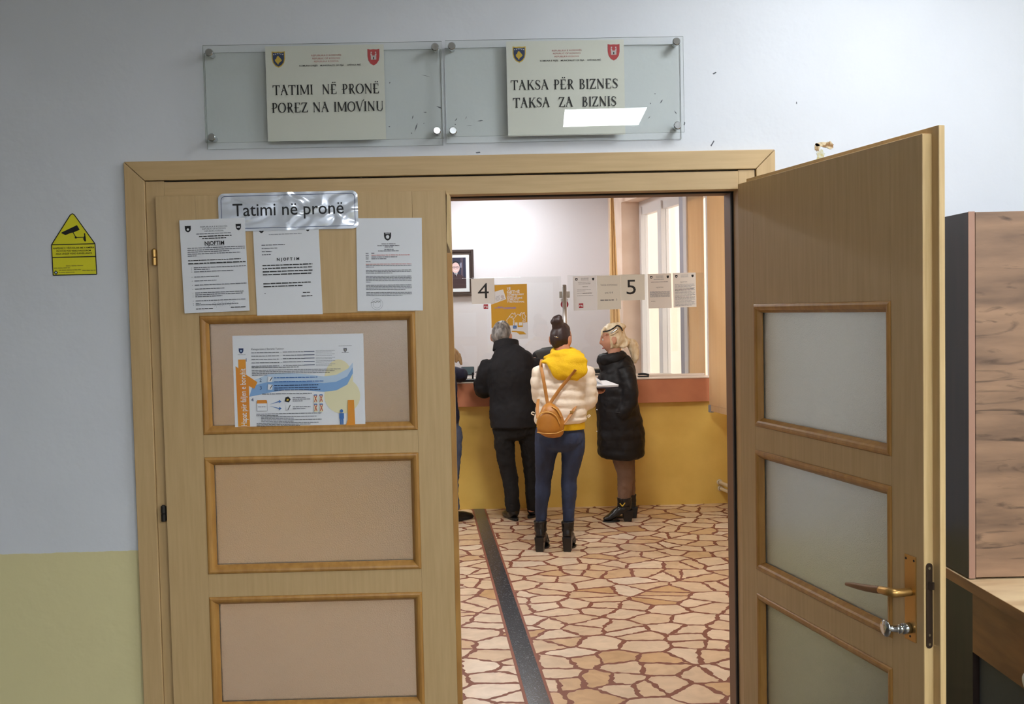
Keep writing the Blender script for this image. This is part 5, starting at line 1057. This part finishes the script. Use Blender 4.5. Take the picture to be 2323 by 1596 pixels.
def heel_boot(root, an, d, top, heel, m, r0=.047, blk=.026, slope=.03):
    d = V(d).normalized(); s = d.cross(V((0, 0, 1))); bm = NB(); g = V((an.x, an.y, 0))
    tube(bm, [V((an.x, an.y, top)), V((an.x, an.y, (top+heel+.05)/2)), g+V((0, 0, heel+.055))], [r0, r0*.92, r0*.95], n=20, ref=s, dome=False)
    tube(bm, [g-d*.042+V((0, 0, heel+.028)), g+d*.0+V((0, 0, heel+.030)), g+d*.06+V((0, 0, heel*.62+.032)), g+d*.115+V((0, 0, .036)), g+d*.165+V((0, 0, .024))], [(.030, .030), (.038, .036), (.040, .034), (.042, .026), (.026, .014)], n=20, ref=s)
    bo = skin('boot', bm, m, root, .0065, 2, [(.03, .008)])
    b = NB(); A = [g-d*.052+s*blk+V((0, 0, 0)), g-d*.052-s*blk, g+d*.004-s*blk, g+d*.004+s*blk]; Bq = [g-d*.066+s*blk*1.25+V((0, 0, heel+.02)), g-d*.066-s*blk*1.25+V((0, 0, heel+.02)), g+d*.02-s*blk*1.25+V((0, 0, heel+.012)), g+d*.02+s*blk*1.25+V((0, 0, heel+.012))]
    hull(b, A, Bq); obj('heel', b, m, bo, bevel=.005)
    b = NB(); P = []
    for k in range(20):
        a = 2*math.pi*k/20; P.append(g+d*(.105+.068*math.cos(a))+s*.043*math.sin(a))
    hull(b, P, [p+V((0, 0, .012)) for p in P]); obj('sole', b, M_BLACKPL, bo, bevel=.003)
    return bo
heel_boot(lady, at(1227, 1245, 3.615), J['ftL'], .212, .085, M_BLKLEATHER); heel_boot(lady, at(1289, 1246, 3.60), J['ftR'], .205, .085, M_BLKLEATHER)

# folder and papers in her hand
fc = at(1366, 871, 3.86); t = thing('document_folder', 'dark folder of papers held out by the person in the cream jacket', 'folder', fc)
Mf = Matrix.Rotation(.04, 4, 'Y') @ Matrix.Rotation(.10, 4, 'X') @ Matrix.Rotation(.35, 4, 'Z')
b = NB(); box(b, -.085, .085, -.10, .10, -.012, -.004, 0, Mf); obj('cover', b, mat('navy_folder', (38, 40, 58), .4), t, bevel=.002)
b = NB()
for k in range(6): box(b, -.08-.002*k, .082, -.098, .098, -.0035+.0022*k, -.0022+.0022*k, 0, Mf @ Matrix.Rotation(.03*(k % 3-1), 4, 'Z'))
obj('sheets', b, M_PAPER, t)
b = NB(); Mg = Mf @ Matrix.Translation((-.03, .02, .03)) @ Matrix.Rotation(.55, 4, 'Y') @ Matrix.Rotation(.2, 4, 'X'); box(b, -.06, .05, -.08, .08, 0, .001, 0, Mg); obj('loose_sheet', b, M_PAPER, t)

# mini backpack
bk = thing('mini_backpack', 'small mustard backpack on the back of the person in cream', 'backpack', at(1248, 988, 3.42)); 
bm = NB(); rows_tube(bm, [(1238, 1252, 916, .02, .03), (1229, 1263, 924, .036, .015), (1222, 1274, 938, .048), (1218, 1280, 955, .056), (1218, 1281, 972, .060), (1221, 1278, 983, .054), (1228, 1270, 988, .04)], 3.42, dome=True, n=28)
bdy = skin('bag_body', bm, M_BAG, bk, .0065, 2, [(.05, .006)])
bm = NB(); rows_tube(bm, [(1232, 1258, 936, .02), (1222, 1266, 946, .030), (1218.5, 1270, 960, .034), (1219, 1270, 974, .034), (1224, 1264, 983, .026)], 3.385, dome=True, n=24); skin('front_pocket', bm, M_BAG, bk, .006, 2)
b = NB(); tube(b, [at(x, y, yy) for x, y, yy in ((1217.5, 962, 3.368), (1222, 944, 3.362), (1234, 935, 3.364), (1250, 936, 3.360), (1262, 945, 3.360), (1270, 962, 3.368))], [.0042]*6, n=10, ref=(0, 1, 0)); obj('zip', b, M_ZIP, bk, True)
b = NB(); tube(b, [at(x, y, yy) for x, y, yy in ((1218, 980, 3.372), (1240, 983, 3.345), (1262, 982, 3.352), (1279, 975, 3.378))], [.003]*4, n=8, ref=(0, 1, 0)); obj('piping', b, M_ZIP, bk, True)
b = NB(); tube(b, [at(x, y, yy) for x, y, yy in ((1252, 922, 3.392), (1264, 930, 3.380), (1273, 946, 3.376))], [(.006, .004)]*3, n=8, ref=(0, 1, 0)); obj('top_zip', b, M_ZIP, bk, True)
for pts in ([(1243, 918, 3.425), (1240, 902, 3.435), (1236, 878, 3.436), (1231, 850, 3.452), (1227, 828, 3.50), (1229, 815, 3.56)], [(1246, 918, 3.425), (1256, 902, 3.43), (1270, 882, 3.432), (1284, 865, 3.428), (1295, 852, 3.420), (1306, 838, 3.40)], [(1278, 962, 3.40), (1290, 946, 3.43), (1302, 928, 3.46), (1311, 908, 3.51)], [(1220, 948, 3.42), (1219, 925, 3.47), (1221, 905, 3.53)]):
    b = NB(); tube(b, [at(*p) for p in pts], [(.0115, .0032)]*len(pts), n=10, ref=(1, 0, .4), sub=8); obj('strap', b, M_STRAP, bk, True)
b = NB(); q = at(1297, 934, 3.44); box(b, q.x-.012, q.x+.012, q.y-.006, q.y+.004, q.z-.008, q.z+.008); obj('strap_buckle', b, M_BRASS, bk, bevel=.002)

# ---------------------------------------------------------------- blonde woman in the long coat
Y = 4.54
bl = thing('person', 'blonde person in a long black puffer coat and heeled ankle boots', 'person', (at(1412, 1175, 4.54).x, 4.54, 0))
B = basis((-1, .12, 0)); Bh = basis((-1, .16, -.10))
J = dict(pelvis=at(1409, 965, 4.55), chest=at(1400, 862, 4.55), neck=at(1396, 806, 4.54), head=at(1391, 768, 4.54), shL=at(1409, 838, 4.40), shR=at(1405, 838, 4.70), elL=at(1430, 905, 4.37), elR=at(1415, 905, 4.74), wrL=at(1408, 938, 4.40), wrR=at(1385, 935, 4.68), hipL=at(1411, 985, 4.47), hipR=at(1416, 985, 4.63), knL=at(1416, 1072, 4.48), knR=at(1423, 1072, 4.62), anL=at(1415, 1148, 4.49), anR=at(1428, 1140, 4.62), ftL=V((-1, -.02, 0)), ftR=V((-1, .1, 0)))
body(bl, J, B, Bh, M_SKIN, .97, heel=.075); face_parts(bl, J['head'], Bh, .97, M_HFAIR)
def tail(bm):
    tube(bm, [at(1412, 770, 4.55), at(1424, 776, 4.55), at(1434, 780, 4.55), at(1439, 796, 4.54), at(1441, 812, 4.53), at(1439, 823, 4.53)], [(.035, .045), (.030, .034), (.036, .042), (.034, .038), (.024, .028), (.010, .012)], n=20, ref=(0, 1, 0))
    tube(bm, [at(1415, 768, 4.50), at(1423, 776, 4.50), at(1416, 786, 4.49), at(1408, 786, 4.49)], [.014, .016, .014, .008], n=12)
    tube(bm, [at(1372, 745, 4.49), at(1366, 752, 4.48), at(1366, 762, 4.47)], [.016, .012, .006], n=12); blob(bm, at(1400, 741, 4.54), (.07, .075, .035))
hair_cap(bl, J['head'], Bh, M_HBLOND, .97, lambda x, y, z: (1 if z > .42 else 1-max(0, (y-.14)/.3)) * (1 if z > -.6 else max(0, 1-(-.6-z)/.2)), grow=1.10, disp=.014, size=.022, extra=tail)
b = NB(); hb = [(1368, 752, 4.462), (1380, 750, 4.442), (1392, 744, 4.446), (1400, 738, 4.47), (1408, 742, 4.455), (1412, 750, 4.46)]
tube(b, [at(*p) for p in hb], [(.006, .004)]*6, n=10, ref=(0, 0, 1), sub=6); tag(obj('hair_band', b, M_BLACKPL, bl, True), 'black hair band')
b = NB(); tube(b, [at(*p) for p in ((1386, 755, 4.438), (1394, 751, 4.436), (1402, 745, 4.440))], [(.006, .004)]*3, n=10, ref=(0, 0, 1)); tag(obj('hair_clip', b, M_CHROME, bl, True), 'shiny hair clip')
bm = NB(); qf = quilt(.085, .035, .02)
rows_tube(bm, [(1362, 1414, 806, .09), (1356, 1424, 820, .115), (1362, 1438, 836, .165), (1357, 1444, 858, .19), (1353, 1446, 890, .2), (1352, 1449, 925, .205), (1354, 1456, 955, .205), (1355, 1462, 985, .205), (1356, 1463, 1010, .205), (1357, 1461, 1030, .2), (1366, 1452, 1037, .18)], Y, n=44, sub=8, fn=qf)
px_tube(bm, [(1415, 838, 4.41, .07), (1426, 870, 4.36, .068), (1429, 905, 4.345, .064), (1416, 930, 4.345, .056), (1406, 940, 4.36, .046)], n=24, sub=10, fn=qf)
px_tube(bm, [(1408, 838, 4.67, .07), (1416, 870, 4.72, .068), (1416, 905, 4.74, .064), (1395, 932, 4.72, .056)], n=24, sub=10, fn=qf)
ck = skin('puffer_coat', bm, M_BLKPUFF, bl, .010, 2, [(.09, .022)])
bm = NB(); cc = at(1388, 815, 4.54)
tube(bm, [cc+V((.085*math.cos(a), .095*math.sin(a), .012*math.cos(a)+.01)) for a in [2*math.pi*k/12 for k in range(13)]], [(.048, .035)]*13, n=16, ref=(0, 0, 1), sub=4); skin('collar', bm, M_BLKPUFF, ck, .009, 2, [(.04, .012)])
b = NB(); tube(b, [at(1396, 934, 4.318), at(1408, 936, 4.308), at(1422, 938, 4.305)], [(.004, .003)]*3, n=8); obj('pocket_edge', b, M_BLACKPL, ck, True)
for yy in (929, 978):
    b = NB(); e = at(1354.5, yy, 4.47); blob(b, e, (.006, .006, .006), n=10); obj('stud', b, M_CHROME, ck, True)
bm = NB()
px_tube(bm, [(1410, 1000, 4.47, .09), (1412, 1040, 4.48, .080), (1419, 1075, 4.48, .066), (1418, 1105, 4.49, .060), (1415, 1140, 4.49, .052)], ref=(1, 0, 0))
px_tube(bm, [(1416, 1000, 4.63, .085), (1420, 1040, 4.62, .072), (1425, 1075, 4.62, .057), (1427, 1105, 4.62, .052), (1429, 1132, 4.62, .045)], ref=(1, 0, 0))
skin('trousers', bm, M_BROWNTR, bl, .0085, 3, [(.04, .012)])
bt = heel_boot(bl, at(1417, 1178, 4.49), J['ftL'], .19, .072, M_BLKLEATHER, .060, .026); heel_boot(bl, at(1429, 1171, 4.62), J['ftR'], .19, .072, M_BLKLEATHER, .056, .026)
b = NB()
for p, q in (((1406, 1141), (1412, 1148)), ((1412, 1148), (1418, 1140))): tube(b, [at(*p, 4.425), at(*q, 4.425)], [.004, .004], n=8)
tag(obj('buckle', b, M_GOLD, bt, True), 'gold V shaped buckle')

# ---------------------------------------------------------------- customer half hidden by the closed leaf
Y = 4.66
cu = thing('person', 'fair haired person in navy jacket and jeans half hidden by the closed leaf', 'person', (at(1015, 1175, 4.66).x, 4.66, 0))
B = basis((.1, 1, 0)); Bh = basis((.3, 1, -.5))
J = dict(pelvis=at(1002, 968, 4.60), chest=at(1000, 878, 4.68), neck=at(1004, 836, 4.74), head=at(1005, 803, 4.82), shL=at(962, 850, 4.72), shR=at(1020, 846, 4.74), elL=at(946, 880, 4.86), elR=at(1044, 852, 4.84), wrL=at(985, 854, 5.0), wrR=at(1030, 854, 5.03), hipL=at(982, 980, 4.60), hipR=at(1022, 980, 4.62), knL=at(984, 1075, 4.62), knR=at(1024, 1075, 4.64), anL=at(986, 1150, 4.60), anR=at(1030, 1152, 4.64), ftL=V((-.1, 1, 0)), ftR=V((.8, .75, 0)))
body(cu, J, B, Bh, M_SKIN, .95, w_=.74); face_parts(cu, J['head'], Bh, .95, M_HFAIR)
def strands(bm):
    for x0, y0, x1, y1, x2, y2, yy in ((1018, 790, 1032, 800, 1036, 822, 4.74), (1024, 792, 1040, 806, 1047, 828, 4.76), (1012, 785, 1022, 800, 1026, 825, 4.70), (996, 786, 986, 806, 984, 830, 4.74)):
        tube(bm, [at(x0, y0, yy), at(x1, y1, yy), at(x2, y2, yy-.01)], [.026, .022, .010], n=12)
hair_cap(cu, J['head'], Bh, M_HFAIR, .95, lambda x, y, z: (1 if z > .42 else 1-max(0, (y-.1)/.3)), grow=1.12, disp=.014, size=.022, extra=strands)
bm = NB(); rows_tube(bm, [(988, 1020, 834, .08, .06), (974, 1032, 846, .12, .04), (966, 1036, 862, .14, .0), (966, 1037, 890, .145, -.02), (966, 1039, 920, .15, -.05), (966, 1042, 945, .15, -.06), (966, 1041, 958, .145, -.06)], Y)
px_tube(bm, [(1018, 848, 4.72, .062), (1034, 848, 4.77, .062), (1045, 849, 4.83, .060), (1042, 853, 4.94, .052), (1032, 854, 5.02, .042)]); px_tube(bm, [(964, 852, 4.72, .06), (948, 876, 4.84, .06), (970, 862, 4.93, .05), (985, 854, 5.01, .042)])
skin('jacket', bm, mat('navy_cloth', (28, 32, 62), .7, bump=.15, nscale=200), cu, .010, 4, [(.06, .02)])
bm = NB(); rows_tube(bm, [(968, 1040, 930, .125, -.05), (966, 1041, 975, .13, -.055), (972, 1036, 992, .11, -.05)], Y, dome=True)
px_tube(bm, [(983, 975, 4.60, .082), (984, 1075, 4.62, .062), (986, 1155, 4.60, .056)], ref=(1, 0, 0)); px_tube(bm, [(1024, 970, 4.61, .082), (1026, 1005, 4.62, .08), (1025, 1075, 4.64, .06), (1024, 1110, 4.64, .057), (1027, 1155, 4.64, .056)], ref=(1, 0, 0))
skin('jeans', bm, M_JEANS2, cu, .009, 3, [(.04, .016)])
for q in ('L', 'R'):
    bm = NB(); foot(bm, J['an'+q]-V((0, 0, .03)), J['ft'+q], 0, 1.22); sh_ = skin('shoe', bm, M_BLKLEATHER, cu, .007, 2); shoe_sole(sh_, 's', J['an'+q], J['ft'+q], M_BLACKPL)
for r_ in (man, lady, bl, cu, bk): settle(r_)
